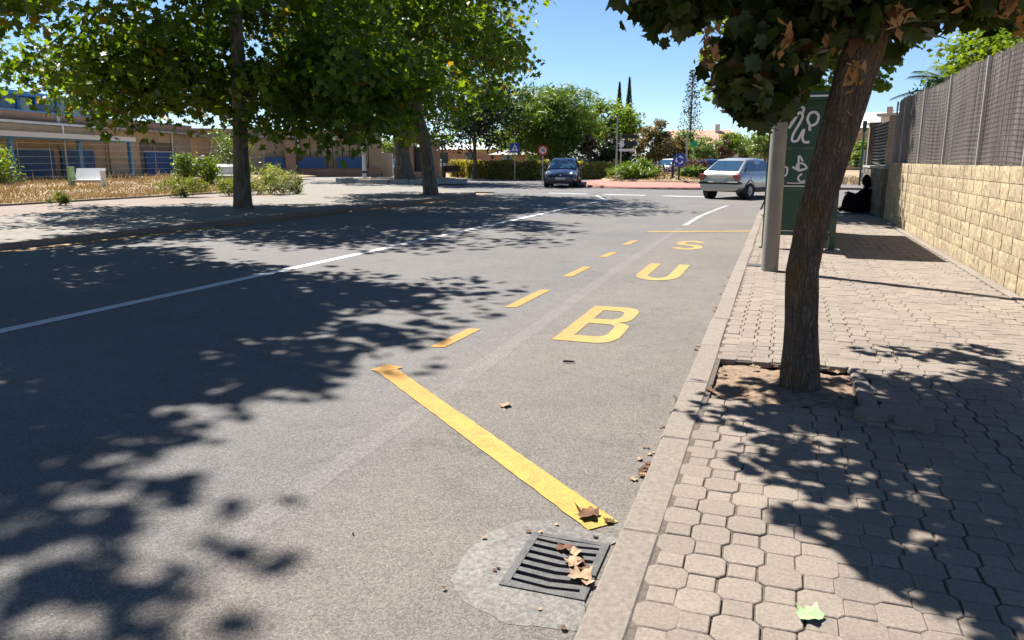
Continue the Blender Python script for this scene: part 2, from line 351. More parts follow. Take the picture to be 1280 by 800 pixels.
# ------------------------------------------------------------------ ground, road, pavements
ZP = .08            # pavement height above the road
struct('ground', MB().poly([(-700, -200), (700, -200), (700, 1200), (-700, 1200)], -.05).mesh('ground'), MT['dirt'])
HX0, HX1, HY0, HY1 = -.80, -.505, 2.17, 2.56        # gully opening
rb = MB()
xs = [-11.75, HX0, HX1, -.44]; ys = [-25, HY0, HY1, 32]
for i in range(3):
    for j in range(3):
        if (i, j) != (1, 1): rb.poly([(xs[i], ys[j]), (xs[i + 1], ys[j]), (xs[i + 1], ys[j + 1]), (xs[i], ys[j + 1])], 0)
rb.poly([(-70, 32), (60, 32), (60, 40), (14, 44), (10, 70), (-14, 70), (-16, 54), (-70, 66)], 0)
rb.poly([(-.49, 23), (60, 25), (60, 32), (-.49, 32)], 0)
road = struct('road', rb.mesh('road'), MT['asphalt'])

def marking(name, mesh, m, label): return tag(link(name, mesh, m, road), label)
def rect_mark(name, pts, m, label, z=.004): return marking(name, MB().poly(pts, z).mesh(name), m, label)
def ribbon(path, w, z, jitter=0, seed=1):
    rg = random.Random(seed); L = []; Rr = []
    for i, p in enumerate(path):
        a = Vector(path[max(0, i - 1)]); b = Vector(path[min(len(path) - 1, i + 1)]); t = (b - a).normalized(); nrm = Vector((-t.y, t.x)); p = Vector(p)
        j1 = rg.uniform(-jitter, jitter); j2 = rg.uniform(-jitter, jitter)
        L.append(p + nrm * (w / 2 + j1)); Rr.append(p - nrm * (w / 2 + j2))
    v = [(q.x, q.y, z) for q in L] + [(q.x, q.y, z) for q in Rr]; n = len(path)
    return mesh_py('ribbon', v, [(n + i, n + i + 1, i + 1, i) for i in range(n - 1)])
def dens(path, step=.25):
    out = []
    for a, b in zip(path[:-1], path[1:]):
        a = Vector(a); b = Vector(b); k = max(1, int((b - a).length / step)); out += [a.lerp(b, i / k) for i in range(k)]
    return out + [Vector(path[-1])]
marking('white_lane_line', ribbon(dens([(-6.16, -15), (-6.06, 4.5), (-6.0, 8.4), (-5.86, 27)]), .15, .004, .004), MT['white'], 'long white lane line crossing the shaded road')
marking('erased_lane_line', ribbon(dens([(-1.84, -10), (-1.87, 1.5), (-1.86, 4.1), (-1.95, 10), (-1.92, 16.3)]), .14, .0007, .01), MT['ghost'], 'scoured pale trace of an old lane line')
marking('white_edge_line', ribbon(dens([(-1.9, 16.9), (-1.86, 20), (-1.65, 23.2), (-1.5, 25)]), .13, .004, .006), MT['white_worn'], 'white line curving right ahead of the bus bay')
marking('yellow_kerb_line', ribbon(dens([(-11.33, -15), (-11.3, 9), (-11.1, 20), (-10.95, 27), (-11.1, 29)]), .19, .004, .008), MT['orange_yellow'], 'yellow line along the far left kerb')
def quad_bar(p, q, w): return ribbon(dens([p, q], .06), w, .005, .0035)
marking('bus_bay_bar', quad_bar((-2.44, 4.43), (-.56, 2.70), .14), MT['yellow_bar'], 'slanting yellow bar at the near end of the bus bay')
rect_mark('bus_bay_stub', [(-2.54, 4.39), (-2.43, 4.36), (-2.36, 4.52), (-2.5, 4.56)], MT['yellow_bar'], 'short yellow stub where the slanting bar ends', .0065)
marking('bus_bay_far_bar', quad_bar((-2.42, 15.2), (-.5, 16.0), .2), MT['yellow'], 'yellow bar closing the far end of the bus bay')
for k, (y0, y1) in enumerate([(5.12, 5.84), (6.82, 7.92), (8.92, 9.88), (10.95, 11.6), (12.7, 13.46)]):
    rect_mark('bus_bay_dash', [(-2.445, y0), (-2.33, y0 + .03), (-2.30, y1), (-2.41, y1 - .02)], MT['orange_yellow'], 'orange yellow dash of the bus bay edge')
# letters B U S painted lying on the road
def fill(name, loops, z):
    bm = bmesh.new()
    for lp in loops:
        vsn = [bm.verts.new((x, y, z)) for x, y in lp]
        for i in range(len(vsn)): bm.edges.new((vsn[i], vsn[(i + 1) % len(vsn)]))
    bmesh.ops.triangle_fill(bm, use_beauty=True, use_dissolve=False, edges=bm.edges[:], normal=(0, 0, 1))
    for f in bm.faces:
        if f.normal.z < 0: f.normal_flip()
    me = bpy.data.meshes.new(name); bm.to_mesh(me); bm.free(); return me
def arc(cx, cy_, rx, ry, a0, a1, n=8): return [(cx + rx * math.cos(R(a0 + (a1 - a0) * i / n)), cy_ + ry * math.sin(R(a0 + (a1 - a0) * i / n))) for i in range(n + 1)]
x0, x1 = -1.63, -1.13; y0, y1 = 5.66, 7.18; ym = 6.46
B_out = [(x0, y0)] + arc(x1 - .15, y0 + .27, .15, .27, -90, 0, 6) + arc(x1 - .15, ym - .2, .15, .2, 0, 75, 6) + arc(x1 - .17, ym + .2, .14, .2, -75, 0, 6) + arc(x1 - .17, y1 - .26, .14, .26, 0, 90, 6) + [(x0, y1)]
B_h1 = [(x0 + .13, y0 + .22)] + arc(x1 - .21, y0 + .35, .09, .13, -90, 0, 4) + arc(x1 - .21, ym - .22, .09, .13, 0, 90, 4) + [(x0 + .13, ym - .09)]
B_h2 = [(x0 + .13, ym + .11)] + arc(x1 - .23, ym + .25, .08, .13, -90, 0, 4) + arc(x1 - .23, y1 - .33, .08, .13, 0, 90, 4) + [(x0 + .13, y1 - .2)]
YL = paint('yellow_letter_paint', (.4, .22, .022), (.36, .275, .045), ASPH, .53, (-1.62, -1.25))
marking('letter_b', fill('letter_b', [B_out, B_h1, B_h2], .004), YL, 'yellow painted letter B on the road')
def stroke(path, w):
    L = []; Rr = []
    for i, p in enumerate(path):
        a = Vector(path[max(0, i - 1)]); b = Vector(path[min(len(path) - 1, i + 1)]); t = (b - a)
        t = Vector((t.x, t.y / 1.9)).normalized(); n_ = Vector((-t.y, t.x * 1.45)); p = Vector(p); L.append(p + n_ * w / 2); Rr.append(p - n_ * w / 2)
    v = [(q.x, q.y, .004) for q in L] + [(q.x, q.y, .004) for q in Rr]; n = len(path)
    return mesh_py('stroke', v, [(n + i, n + i + 1, i + 1, i) for i in range(n - 1)])
marking('letter_u', stroke([(-1.54, 10.5), (-1.54, 10.1), (-1.54, 9.7)] + arc(-1.345, 9.42, .195, .34, 180, 360, 12) + [(-1.15, 9.7), (-1.15, 10.1), (-1.15, 10.5)], .145), YL, 'yellow painted letter U on the road')
marking('letter_s', stroke(arc(-1.37, 13.3, .17, .3, 20, 180, 9) + arc(-1.37, 13.3, .17, .3, 195, 262, 4) + arc(-1.37, 12.7, .18, .3, 82, 0, 5) + arc(-1.37, 12.7, .18, .3, -12, -160, 9), .14), YL, 'yellow painted letter S on the road')
for k, (a, b) in enumerate([((-9.4, 31.9), (-7.6, 31.6)), ((-6.9, 31.45), (-5.1, 31.1)), ((-4.4, 30.95), (-2.6, 30.6))]):
    marking('give_way_dash', ribbon(dens([a, b]), .38, .004, .01), MT['white'], 'white give-way dash before the roundabout')
marking('white_lane_line', ribbon(dens([(-5.86, 27), (-6.9, 30.2)]), .12, .0065, .005), MT['white'], 'white line end bending left at the junction')

# gully: concrete apron, iron frame and bars
ap = []
rg = random.Random(4)
apo = [(-.462, 2.02), (-.7, 1.98), (-.87, 2.04), (-.97, 2.15), (-.99, 2.32), (-.97, 2.5), (-.9, 2.62), (-.78, 2.68), (-.62, 2.66), (-.462, 2.62)]
inn = [(HX1, HY0), (HX0 + .1, HY0), (HX0, HY0), (HX0, HY0 + .08), (HX0, (HY0 + HY1) / 2), (HX0, HY1 - .1), (HX0, HY1), (HX0 + .12, HY1), (HX1 - .05, HY1), (HX1, HY1)]
def smooth_loop(p, k):
    out = []
    for i in range(len(p) - 1):
        for j in range(k): out.append(tuple(np.array(p[i]) * (1 - j / k) + np.array(p[i + 1]) * (j / k)))
    return out + [p[-1]]
apo2 = [(x + rg.uniform(-.005, .005), y + rg.uniform(-.005, .005)) if 0 < i < 54 else (x, y) for i, (x, y) in enumerate(smooth_loop(apo, 6))]
inn2 = smooth_loop(inn, 6); n = len(apo2)
av = [(x, y, .0015) for x, y in apo2] + [(a[0] * .5 + b[0] * .5, a[1] * .5 + b[1] * .5, .007) for a, b in zip(apo2, inn2)] + [(x, y, .004) for x, y in inn2]
af = [(i, i + 1, n + i + 1, n + i) for i in range(n - 1)] + [(n + i, n + i + 1, 2 * n + i + 1, 2 * n + i) for i in range(n - 1)]
apm = mesh_py('concrete_apron', av, af); link('concrete_apron', apm, MT['apron'], road)
for p in apm.polygons:
    if p.normal.z < 0: apm.flip_normals(); break
ck_ = [(x - .03 * (1 if x < -.5 else 0) + rg.uniform(-.003, .003), y + (.03 if y > 2.35 else -.03) + rg.uniform(-.003, .003)) for x, y in apo2]
grate = thing('drain_grate', 'grey iron drain grate with seven dark slots beside the kerb', 'drain', (0, 0, 0))
fr = MB(); W = .028; zt = .009
fr.box(HX0, HX0 + W, HY0, HY1, -.03, zt).box(HX1 - W, HX1, HY0, HY1, -.03, zt).box(HX0 + W, HX1 - W, HY0, HY0 + .022, -.03, zt).box(HX0 + W, HX1 - W, HY1 - .022, HY1, -.03, zt)
fr.obj('frame', MT['iron'], grate)
xm = (HX0 + HX1) / 2; ya, yb = HY0 + .022, HY1 - .022; pitch = (yb - ya) / 7
for k in range(8):
    yc = ya + k * pitch; hw = .013; sag = -.014
    if k in (0, 7):
        yc += .006 if k == 0 else -.006
    b = MB(); yy = [yc, yc + sag, yc]; xx = [HX0 + W, xm + .01, HX1 - W]
    v = []
    for x, y in zip(xx, yy): v += [(x, y - hw, -.03), (x, y + hw, -.03), (x, y + hw, zt - .002), (x, y - hw, zt - .002)]
    f = []
    for s in (0, 4): f += [(s + i, s + (i + 1) % 4, s + 4 + (i + 1) % 4, s + 4 + i) for i in range(4)]
    b.add(v, f); b.obj('bar', MT['iron'], grate)
pit = MB(); pit.add([(HX0, HY0, -.001), (HX1, HY0, -.001), (HX1, HY1, -.001), (HX0, HY1, -.001), (HX0, HY0, -.5), (HX1, HY0, -.5), (HX1, HY1, -.5), (HX0, HY1, -.5)], [(0, 1, 5, 4), (1, 2, 6, 5), (2, 3, 7, 6), (3, 0, 4, 7), (4, 5, 6, 7)])
pit.obj('drain_pit', MT['void'], grate)

# right kerb: stones along the road, then curving right at the corner
kr = tag(bpy.data.objects.new('kerb_right', None), kind='structure'); COL.objects.link(kr)
rg = random.Random(11)
KL = 1.0; kv = []
for k in range(3):
    b = MB(); b.box(-.464, -.326, .002, KL - .002, -.12, ZP + .004, b=.008); me = b.mesh('kerb_stone'); me.materials.append(MT['kerb']); kv.append(me)
y = -3.45
while y < 21.5:
    o = bpy.data.objects.new('kerb_stone', kv[rg.randrange(3)]); COL.objects.link(o); o.parent = kr
    o.location = (rg.uniform(-.004, .004), y, rg.uniform(-.002, .002)); o.rotation_euler = (0, 0, rg.uniform(-.003, .003)); y += KL
a0 = 180; cx, cyy, rad = 2.5, y, 2.91
for k in range(5):
    b = MB(); t0, t1 = R(180 - 18 * k - .3), R(180 - 18 * (k + 1) + .3)
    P4 = [(cx + r_ * math.cos(t), cyy + r_ * math.sin(t)) for r_, t in ((rad + .054, t0), (rad + .054, t1), (rad - .08, t1), (rad - .08, t0))]
    b.poly(P4, -.12, ZP + .006); b.obj('kerb_stone', MT['kerb'], kr)
YC = cyy
for k in range(8):
    b = MB(); b.box(2.5 + k, 3.49 + k, YC + rad - .08, YC + rad + .08, -.12, ZP + .006); b.obj('kerb_stone', MT['kerb'], kr)

# right pavement: joint-sand bed with a tree pit, octagon and square pavers
PX0, PX1, PY0, PY1 = -.345, .49, 4.287, 5.175         # tree pit
WALLX = 2.31
pv = MB()
xs = [-.325, PX0 + .02, PX1, 2.5]; ys = [-3.4, PY0, PY1, YC]
for i in range(3):
    for j in range(3):
        if (i, j) != (1, 1): pv.poly([(xs[i], ys[j]), (xs[i + 1], ys[j]), (xs[i + 1], ys[j + 1]), (xs[i], ys[j + 1])], ZP - .008)
pv.poly([(2.5, YC)] + [(cx + (rad - .08) * math.cos(R(180 - 9 * k)), cyy + (rad - .08) * math.sin(R(180 - 9 * k))) for k in range(11)], ZP - .008)
pv.poly([(2.5, YC), (2.5, YC + rad - .1), (11, YC + rad - .1), (11, YC)], ZP - .008)
pavement = struct('pavement_right', pv.mesh('pavement_right'), MT['joint'])
PP = .114; PA = .1365; PBH = PP - PA / 2       # pitch, octagon size, half side of the square
def paver_mesh(kind, seed):
    rg = random.Random(seed); g = .002
    if kind == 'oct':
        a = PA / 2 - g; c = PBH - g * .4
        o = [(a, -c), (a, c), (c, a), (-c, a), (-a, c), (-a, -c), (-c, -a), (c, -a)]
    else:
        a = PBH - g; o = [(a, -a * .72), (a, a * .72), (a * .72, a), (-a * .72, a), (-a, a * .72), (-a, -a * .72), (-a * .72, -a), (a * .72, -a)]
        o = [(x * (1.0 if abs(abs(x) - a) < 1e-6 else 1.3), y_ * (1.0 if abs(abs(y_) - a) < 1e-6 else 1.3)) for x, y_ in o]
    o = [(x + rg.uniform(-.0014, .0014), y_ + rg.uniform(-.0014, .0014)) for x, y_ in o]
    n = len(o); b = .003
    v = [(x, y_, -.04) for x, y_ in o] + [(x, y_, -b) for x, y_ in o] + [(x * (1 - b / a), y_ * (1 - b / a), 0) for x, y_ in o]
    f = [(i, (i + 1) % n, n + (i + 1) % n, n + i) for i in range(n)] + [(n + i, n + (i + 1) % n, 2 * n + (i + 1) % n, 2 * n + i) for i in range(n)] + [tuple(range(2 * n, 3 * n))]
    return v, f
PM = {k: [paver_mesh(k, s * 7 + 1) for s in range(5)] for k in ('oct', 'sq')}
PMe = {}
for k in PM:
    PMe[k] = []
    for v, f in PM[k]:
        me = mesh_py('paver', v, f); me.materials.append(MT['paver']); PMe[k].append(me)
spots = []
rg = random.Random(5)
def lift(x, y):     # roots of the street tree heave the pavers beside its pit
    return .035 * math.exp(-(((x - .62) / .16) ** 2 + ((y - 4.22) / .16) ** 2)) + .012 * math.exp(-(((x - .5) / .35) ** 2 + ((y - 4.9) / .6) ** 2)) + .004 * math.sin(x * 2.1 + 1) * math.sin(y * 1.3)
for i in range(0, 23):
    for j in range(-29, 220):
        x = -.258 + i * PP; y = j * PP
        if x > WALLX - .16: continue
        kind = 'oct' if (i + j) % 2 == 0 else 'sq'
        hw = PA / 2 if kind == 'oct' else PBH
        if x < .58 and 38 <= j <= 45: continue
        dx = .006 * math.sin(y * 1.7 + i) ; rz = rg.uniform(-.018, .018)
        spots.append((x + dx + rg.uniform(-.0015, .0015), y + rg.uniform(-.0015, .0015), ZP + lift(x, y) + rg.uniform(-.0022, .0022), rz, rg.uniform(-.014, .014), rg.uniform(-.014, .014), kind, rg.randrange(5)))
def seen(s):
    d = Vector((s[0], s[1], s[2] - EYE)); Fh = -d.x * math.sin(YAW) + d.y * math.cos(YAW); rr = d.x * math.cos(YAW) + d.y * math.sin(YAW)
    F = Fh * math.cos(PITCH) - d.z * math.sin(PITCH); U = Fh * math.sin(PITCH) + d.z * math.cos(PITCH)
    if F < .2: return None
    sx, sy = 640 + 950 * rr / F, 400 - 950 * U / F
    return F if -15 < sx < 1295 and sy < 815 else None
vis = sorted([(seen(s), k) for k, s in enumerate(spots) if seen(s)], key=lambda q: q[0] * (1.0 if spots[q[1]][6] == 'oct' else 1.15))
single = set(k for _, k in vis[:300])
bulk = MB()
for k, (x, y, z, rz, rx, ry, kind, var) in enumerate(spots):
    if k in single:
        o = bpy.data.objects.new('paver', PMe[kind][var]); COL.objects.link(o); o.parent = pavement; o.location = (x, y, z); o.rotation_euler = (rx, ry, rz)
    elif y < 20.5:
        v, f = PM[kind][var]; T = Matrix.Translation((x, y, z)) @ Matrix.Rotation(rz, 4, 'Z') @ Matrix.Rotation(rx, 4, 'X') @ Matrix.Rotation(ry, 4, 'Y')
        bulk.add([T @ Vector(a) for a in v], f)
MB().poly([(-.326, -3.4), (-.3, -3.4), (-.3, 21), (-.326, 21)], ZP - .003).obj('joint_strip', MT['joint'], pavement)
tag(bulk.obj('paver_field', MT['paver_far'], pavement), 'the smaller pavers farther off', kind='stuff')
# concrete edging at the wall foot, edging strip of the pit
for k in range(14):
    b = MB(); b.box(WALLX - .1, WALLX - .004, 6.0 + k, 6.995 + k, -.02, ZP + .012, b=.008); b.obj('edging_strip', MT['kerb'], pavement)
b = MB()
b.box(PX1 + .005, PX1 + .095, PY0 - .02, PY1 - .35, -.02, ZP + .03, b=.012); b.obj('pit_edging', MT['kerb'], pavement)
b = MB(); b.box(PX1 + .01, PX1 + .1, PY1 - .34, PY1 + .05, -.02, ZP + .014, b=.012); b.obj('pit_edging', MT['kerb'], pavement)
for (x, y, s, a, h) in [(.56, 4.17, .12, .3, .03), (.72, 4.1, .1, -.25, .027)]:
    bm = bmesh.new(); bmesh.ops.create_icosphere(bm, subdivisions=2, radius=1)
    rr = random.Random(int(x * 100))
    for v in bm.verts: v.co = Vector((max(-.8, min(.8, v.co.x)) * s * 1.15, max(-.7, min(.7, v.co.y)) * s * .9, max(-.5, min(.55, v.co.z)) * h * 2)) * rr.uniform(.97, 1.03)
    me = bpy.data.meshes.new('heaved_stone'); bm.to_mesh(me); bm.free()
    o = link('heaved_paver', me, MT['paver'], pavement, (x, y, ZP + .01)); o.rotation_euler = (.1, .12, a)
# soil in the pit
N = 40
gx = np.linspace(PX0 - .01, PX1 + .02, N); gy = np.linspace(PY0 - .01, PY1 + .01, N); XX, YY = np.meshgrid(gx, gy)
nr = np.random.default_rng(3)
ZZ = ZP - .022 + .04 * np.exp(-(((XX - .19) / .26) ** 2 + ((YY - 4.63) / .3) ** 2)) + .009 * np.sin(XX * 17 + 1) * np.sin(YY * 13) + nr.normal(0, .003, XX.shape) - .02 * np.clip((YY - 4.95) / .25, 0, 1)
idx = np.arange(N * N).reshape(N, N)
sf = np.stack([idx[:-1, :-1], idx[:-1, 1:], idx[1:, 1:], idx[1:, :-1]], -1).reshape(-1, 4)
link('pit_soil', mesh_np('pit_soil', np.stack([XX, YY, ZZ], -1).reshape(-1, 3), sf, True), MT['soil'], pavement)

# left pavement, path, plaza, kerb
lp = MB()
edge = [(-11.75, -25), (-11.72, 9), (-11.5, 20), (-11.36, 26.5), (-11.5, 28.2), (-12.0, 29.6), (-13.2, 31.2), (-16, 34), (-21, 40), (-27, 48)]
lp.poly([(-17.2, -25)] + edge + [(-33, 58), (-46, 58), (-30, 40), (-20.9, 30), (-17.2, 24)], -.04, .1)
struct('pavement_left', lp.mesh('pavement_left'), MT['tiles_left'])
struct('path', MB().poly([(-21.2, -25), (-17.2, -25), (-17.2, 24), (-20.9, 30), (-21.1, 26)], -.04, .096).mesh('path'), MT['path'])
kl = tag(bpy.data.objects.new('kerb_left', None), kind='structure'); COL.objects.link(kl)
def along(path, step):
    out = [Vector(path[0])]; acc = 0
    for a, b in zip(path[:-1], path[1:]):
        a = Vector(a); b = Vector(b); L = (b - a).length; d = step - acc
        while d <= L: out.append(a.lerp(b, d / L)); d += step
        acc = (acc + L) % step
    return out
kp = along([(-11.66, 3), (-11.63, 9), (-11.42, 20), (-11.27, 26.5), (-11.41, 28.2), (-11.92, 29.65), (-13.14, 31.28), (-15.95, 34.1), (-20.9, 40.1)], 1.0)
for a, b in zip(kp[:-1], kp[1:]):
    t = (b - a).normalized(); nn = Vector((-t.y, t.x)) * .085
    MB().poly([a - nn + t * .005, b - nn - t * .005, b + nn - t * .005, a + nn + t * .005], -.06, .112).obj('kerb_stone', MT['kerb'], kl)
fk = tag(bpy.data.objects.new('field_edge_kerb', None), kind='structure'); COL.objects.link(fk)
kp = along([(-21.25, 8), (-21.25, 20), (-21.0, 28), (-20.9, 30)], 1.0)
for a, b in zip(kp[:-1], kp[1:]):
    t = (b - a).normalized(); nn = Vector((-t.y, t.x)) * .06
    MB().poly([a - nn + t * .005, b - nn - t * .005, b + nn - t * .005, a + nn + t * .005], -.06, .15).obj('kerb_stone', MT['kerb'], fk)

# dry field: uneven soil sheet, grass blades (uncountable), green weeds
N = 70
f0 = np.linspace(0, 1, N)
def field_h(X, Y): return .12 + .25 * np.clip((-21.5 - X) / 10, 0, 1) + .05 * np.sin(X * 1.3 + Y) * np.sin(Y * .9)
U, V = np.meshgrid(f0, f0); FX = -21.3 - 34 * U; FY = 4 + 42 * V
idx = np.arange(N * N).reshape(N, N); sf = np.stack([idx[:-1, :-1], idx[1:, :-1], idx[1:, 1:], idx[:-1, 1:]], -1).reshape(-1, 4)
FY2 = np.where(FX > -30, np.minimum(FY, 29 + (-21.3 - FX) * 1.2), FY)
tag(link('dry_field', mesh_np('dry_field', np.stack([FX, FY2, field_h(FX, FY2)], -1).reshape(-1, 3), sf, True), MT['dirt']), kind='structure')
def blades(X, Y, Z, H, W, seed, lean=.5):
    r = np.random.default_rng(seed); n = len(X); a = r.uniform(0, 2 * np.pi, n); b = r.uniform(0, 2 * np.pi, n); ln = r.uniform(0, lean, n) * H
    base = np.stack([X, Y, Z], 1); w = np.stack([np.cos(a), np.sin(a), np.zeros(n)], 1) * W[:, None]
    d = np.stack([np.cos(b) * ln, np.sin(b) * ln, H], 1)
    v = np.stack([base - w, base + w, base + d * .55 + w * .7 + [0, 0, .02], base + d], 1).reshape(-1, 3)
    i = np.arange(n)[:, None] * 4
    f = np.concatenate([i + [0, 1, 2], i + [0, 2, 3]], 1).reshape(-1, 3)
    return v, f
nr = np.random.default_rng(8); n = 60000
X = -21.45 - 17 * nr.random(n) ** 1.3; Y = 9 + 34 * nr.random(n); ok = Y < 28.5 + (-21.3 - X) * 1.1; X = X[ok]; Y = Y[ok]
pn = .5 + .5 * np.sin(X * 1.1 + 2 * np.sin(Y * .7)) * np.sin(Y * .8 + X * .4)
H = nr.uniform(.04, .14, len(X)) * (.5 + pn); H = np.where((nr.random(len(X)) < .05) & (X < -26), H * 3.2, H)
v, f = blades(X, Y, field_h(X, Y) - .02, H, nr.uniform(.01, .03, len(X)), 9, 1.0)
tag(link('dry_grass', mesh_np('dry_grass', v, f), MT['hay']), 'straw coloured dry grass covering the field', 'grass', kind='stuff')
# ------------------------------------------------------------------ block wall with brushwood fence on the right
WZ = 1.335; NC = 7; CH = (WZ - ZP) / NC
wall = thing('block_wall', 'tan split-face block wall along the right pavement', 'wall', (0, 0, 0))
WY0, WY1 = 6.3, 19.5
b = MB(); b.box(WALLX + .012, WALLX + .2, WY0, WY1, -.1, WZ - .01); b.obj('mortar_core', MT['mortar'], wall)
def block_mesh(L, seed):
    r = random.Random(seed); nx, nz = max(3, int(L / .05)), 4; v = []; f = []; g = .0035
    for iz in range(nz + 1):
        for iy in range(nx + 1):
            e = (iz in (0, nz)) or (iy in (0, nx)); y = g + (L - 2 * g) * iy / nx; z = g + (CH - 2 * g) * iz / nz
            v.append((.002 + r.uniform(-.002, .002) if e else -.002 + r.uniform(-.005, .004), y, z))
    for iz in range(nz):
        for iy in range(nx):
            a = iz * (nx + 1) + iy; f.append((a, a + nx + 1, a + nx + 2, a + 1))
    n0 = len(v); v += [(.03, g, g), (.03, L - g, g), (.03, L - g, CH - g), (.03, g, CH - g)]
    f += [(0,) + tuple(range(1, nx + 1)) + (n0 + 1, n0), tuple(range(nz * (nx + 1), (nz + 1) * (nx + 1)))[::-1] + (n0 + 3, n0 + 2)]
    f += [tuple(i * (nx + 1) for i in range(nz + 1))[::-1] + (n0, n0 + 3), tuple(i * (nx + 1) + nx for i in range(nz + 1)) + (n0 + 2, n0 + 1)]
    me = mesh_py('block', v, f); me.materials.append(MT['block']); return me
LENSET = (.16, .2, .24, .3)
BMs = {(L, q): block_mesh(L, int(L * 100) + 31 * q) for L in LENSET for q in range(3)}
rg = random.Random(21); blk = []
for c in range(NC):
    y = WY0
    while y < WY1 - .1:
        L = rg.choice([.2, .2, .24, .24, .3, .16])
        if y + L > WY1: L = .16
        if y + L > WY1 + .03: break
        blk.append((y, c, L, rg.randrange(3), rg.uniform(-.004, .004))); y += L
near_ = sorted([q for q in blk if q[0] > 8.2], key=lambda q: q[0])[:300]; keep = set((q[0], q[1]) for q in near_); rest = MB()
for y, c, L, q, dx in blk:
    if (y, c) in keep:
        o = bpy.data.objects.new('block', BMs[(L, q)]); COL.objects.link(o); o.parent = wall; o.location = (WALLX + dx, y, ZP + c * CH)
    else:
        me = BMs[(L, q)]; rest.add([(v.co.x + WALLX + dx, v.co.y + y, v.co.z + ZP + c * CH) for v in me.vertices], [tuple(p.vertices) for p in me.polygons])
tag(rest.obj('block_field', MT['block_far'], wall), kind='stuff')
gap = MB(); gap.box(WALLX - .02, WALLX - .012, 16.43, 16.46, ZP, WZ - .02); gap.obj('movement_joint', MT['mortar'], wall)
fence = thing('brushwood_fence', 'grey brown brushwood screen fence standing on the block wall', 'fence', (WALLX + .1, 0, WZ))
FZ = 1.31
nr = np.random.default_rng(12); nrd = 3600
ry = np.sort(nr.uniform(WY0, WY1 - .1, nrd)); rx = .012 * np.sin(ry * 2.3) + .02 * np.sin(ry * .9 + 1) + nr.normal(0, .002, nrd); rt = FZ + nr.normal(0, .018, nrd) + .02 * np.sin(ry * 1.1); rw = nr.uniform(.003, .0055, nrd)
lean = nr.normal(0, .008, nrd)
v = []; 
for ang in (90, 210, 330):
    for zz in (0, 1):
        v.append(np.stack([rx + rw * math.cos(R(ang)) + zz * nr.normal(0, .002, nrd), ry + rw * math.sin(R(ang)) * 1.2 + zz * lean, zz * rt], 1))
v = np.stack(v, 1).reshape(-1, 3); i = np.arange(nrd)[:, None] * 6
f = np.concatenate([i + [0, 2, 3, 1], i + [2, 4, 5, 3], i + [4, 0, 1, 5]], 0)
tag(link('brushwood_reeds', mesh_np('brushwood_reeds', v, f), MT['reed'], fence), kind='stuff')
b = MB(); b.box(.03, .036, WY0, WY1 - .1, 0, FZ - .06); b.obj('backing_mat', MT['reed'], fence)
for y in (7.2, 9.3, 11.35, 13.6, 15.9, 18.2, 19.4):
    b = MB(); b.tube([(-.045, y, -.1), (-.045, y, FZ + .03)], .019, 8); b.obj('post', MT['post_grey'], fence)
for z in np.linspace(.05, FZ - .04, 22):
    b = MB(); b.tube([(-.03 + .006 * math.sin(k * 1.7), WY0 + k * (WY1 - .1 - WY0) / 20, z + .004 * math.sin(k * 2.2 + z)) for k in range(21)], .0022, 4, sm=False); b.obj('wire', MT['fence_wire'], fence)
# grey stone wall stretch with gate column and louvred gate beyond
gw = thing('stone_gate_wall', 'darker grey stone wall with a louvred gate panel at the far end', 'wall', (0, 0, 0))
GY0, GY1 = 19.55, 24.2
b = MB(); b.box(WALLX - .06, WALLX + .2, GY0, GY1, -.1, 1.2); b.obj('mortar_core', MT['mortar'], gw)
rg = random.Random(77); y = GY0
for c in range(8):
    y = GY0 + .01
    while y < GY1 - .1:
        L = min(rg.uniform(.2, .42), GY1 - y)
        b = MB(); d = rg.uniform(.012, .03); b.box(WALLX - .06 - d, WALLX - .05, y + .006, y + L - .006, ZP + c * .14 + .005, ZP + (c + 1) * .14 - .005); b.obj('stone', MT['block_grey'], gw); y += L
b = MB(); b.box(WALLX - .1, WALLX + .24, GY0 + .003, GY1 + .03, 1.203, 1.25); b.obj('coping', MT['concrete'], gw)
b = MB(); b.box(WALLX - .05, WALLX + .2, 23.75, 24.1, 1.251, 2.35); b.box(WALLX - .08, WALLX + .23, 23.72, 24.13, 2.351, 2.42); b.obj('column', MT['block_grey'], gw)
b = MB(); b.box(WALLX - .03, WALLX + .15, 19.7, 19.9, 1.251, 2.4); b.obj('gate_post', MT['brick_tan'], gw)
for k in range(13):
    b = MB(); b.box(-.045, .045, 19.92, 23.73, -.006, .006, M=Matrix.Translation((WALLX + .08, 0, 1.32 + k * .08)) @ Matrix.Rotation(R(40), 4, 'Y')); b.obj('louvre_slat', MT['dark'], gw)

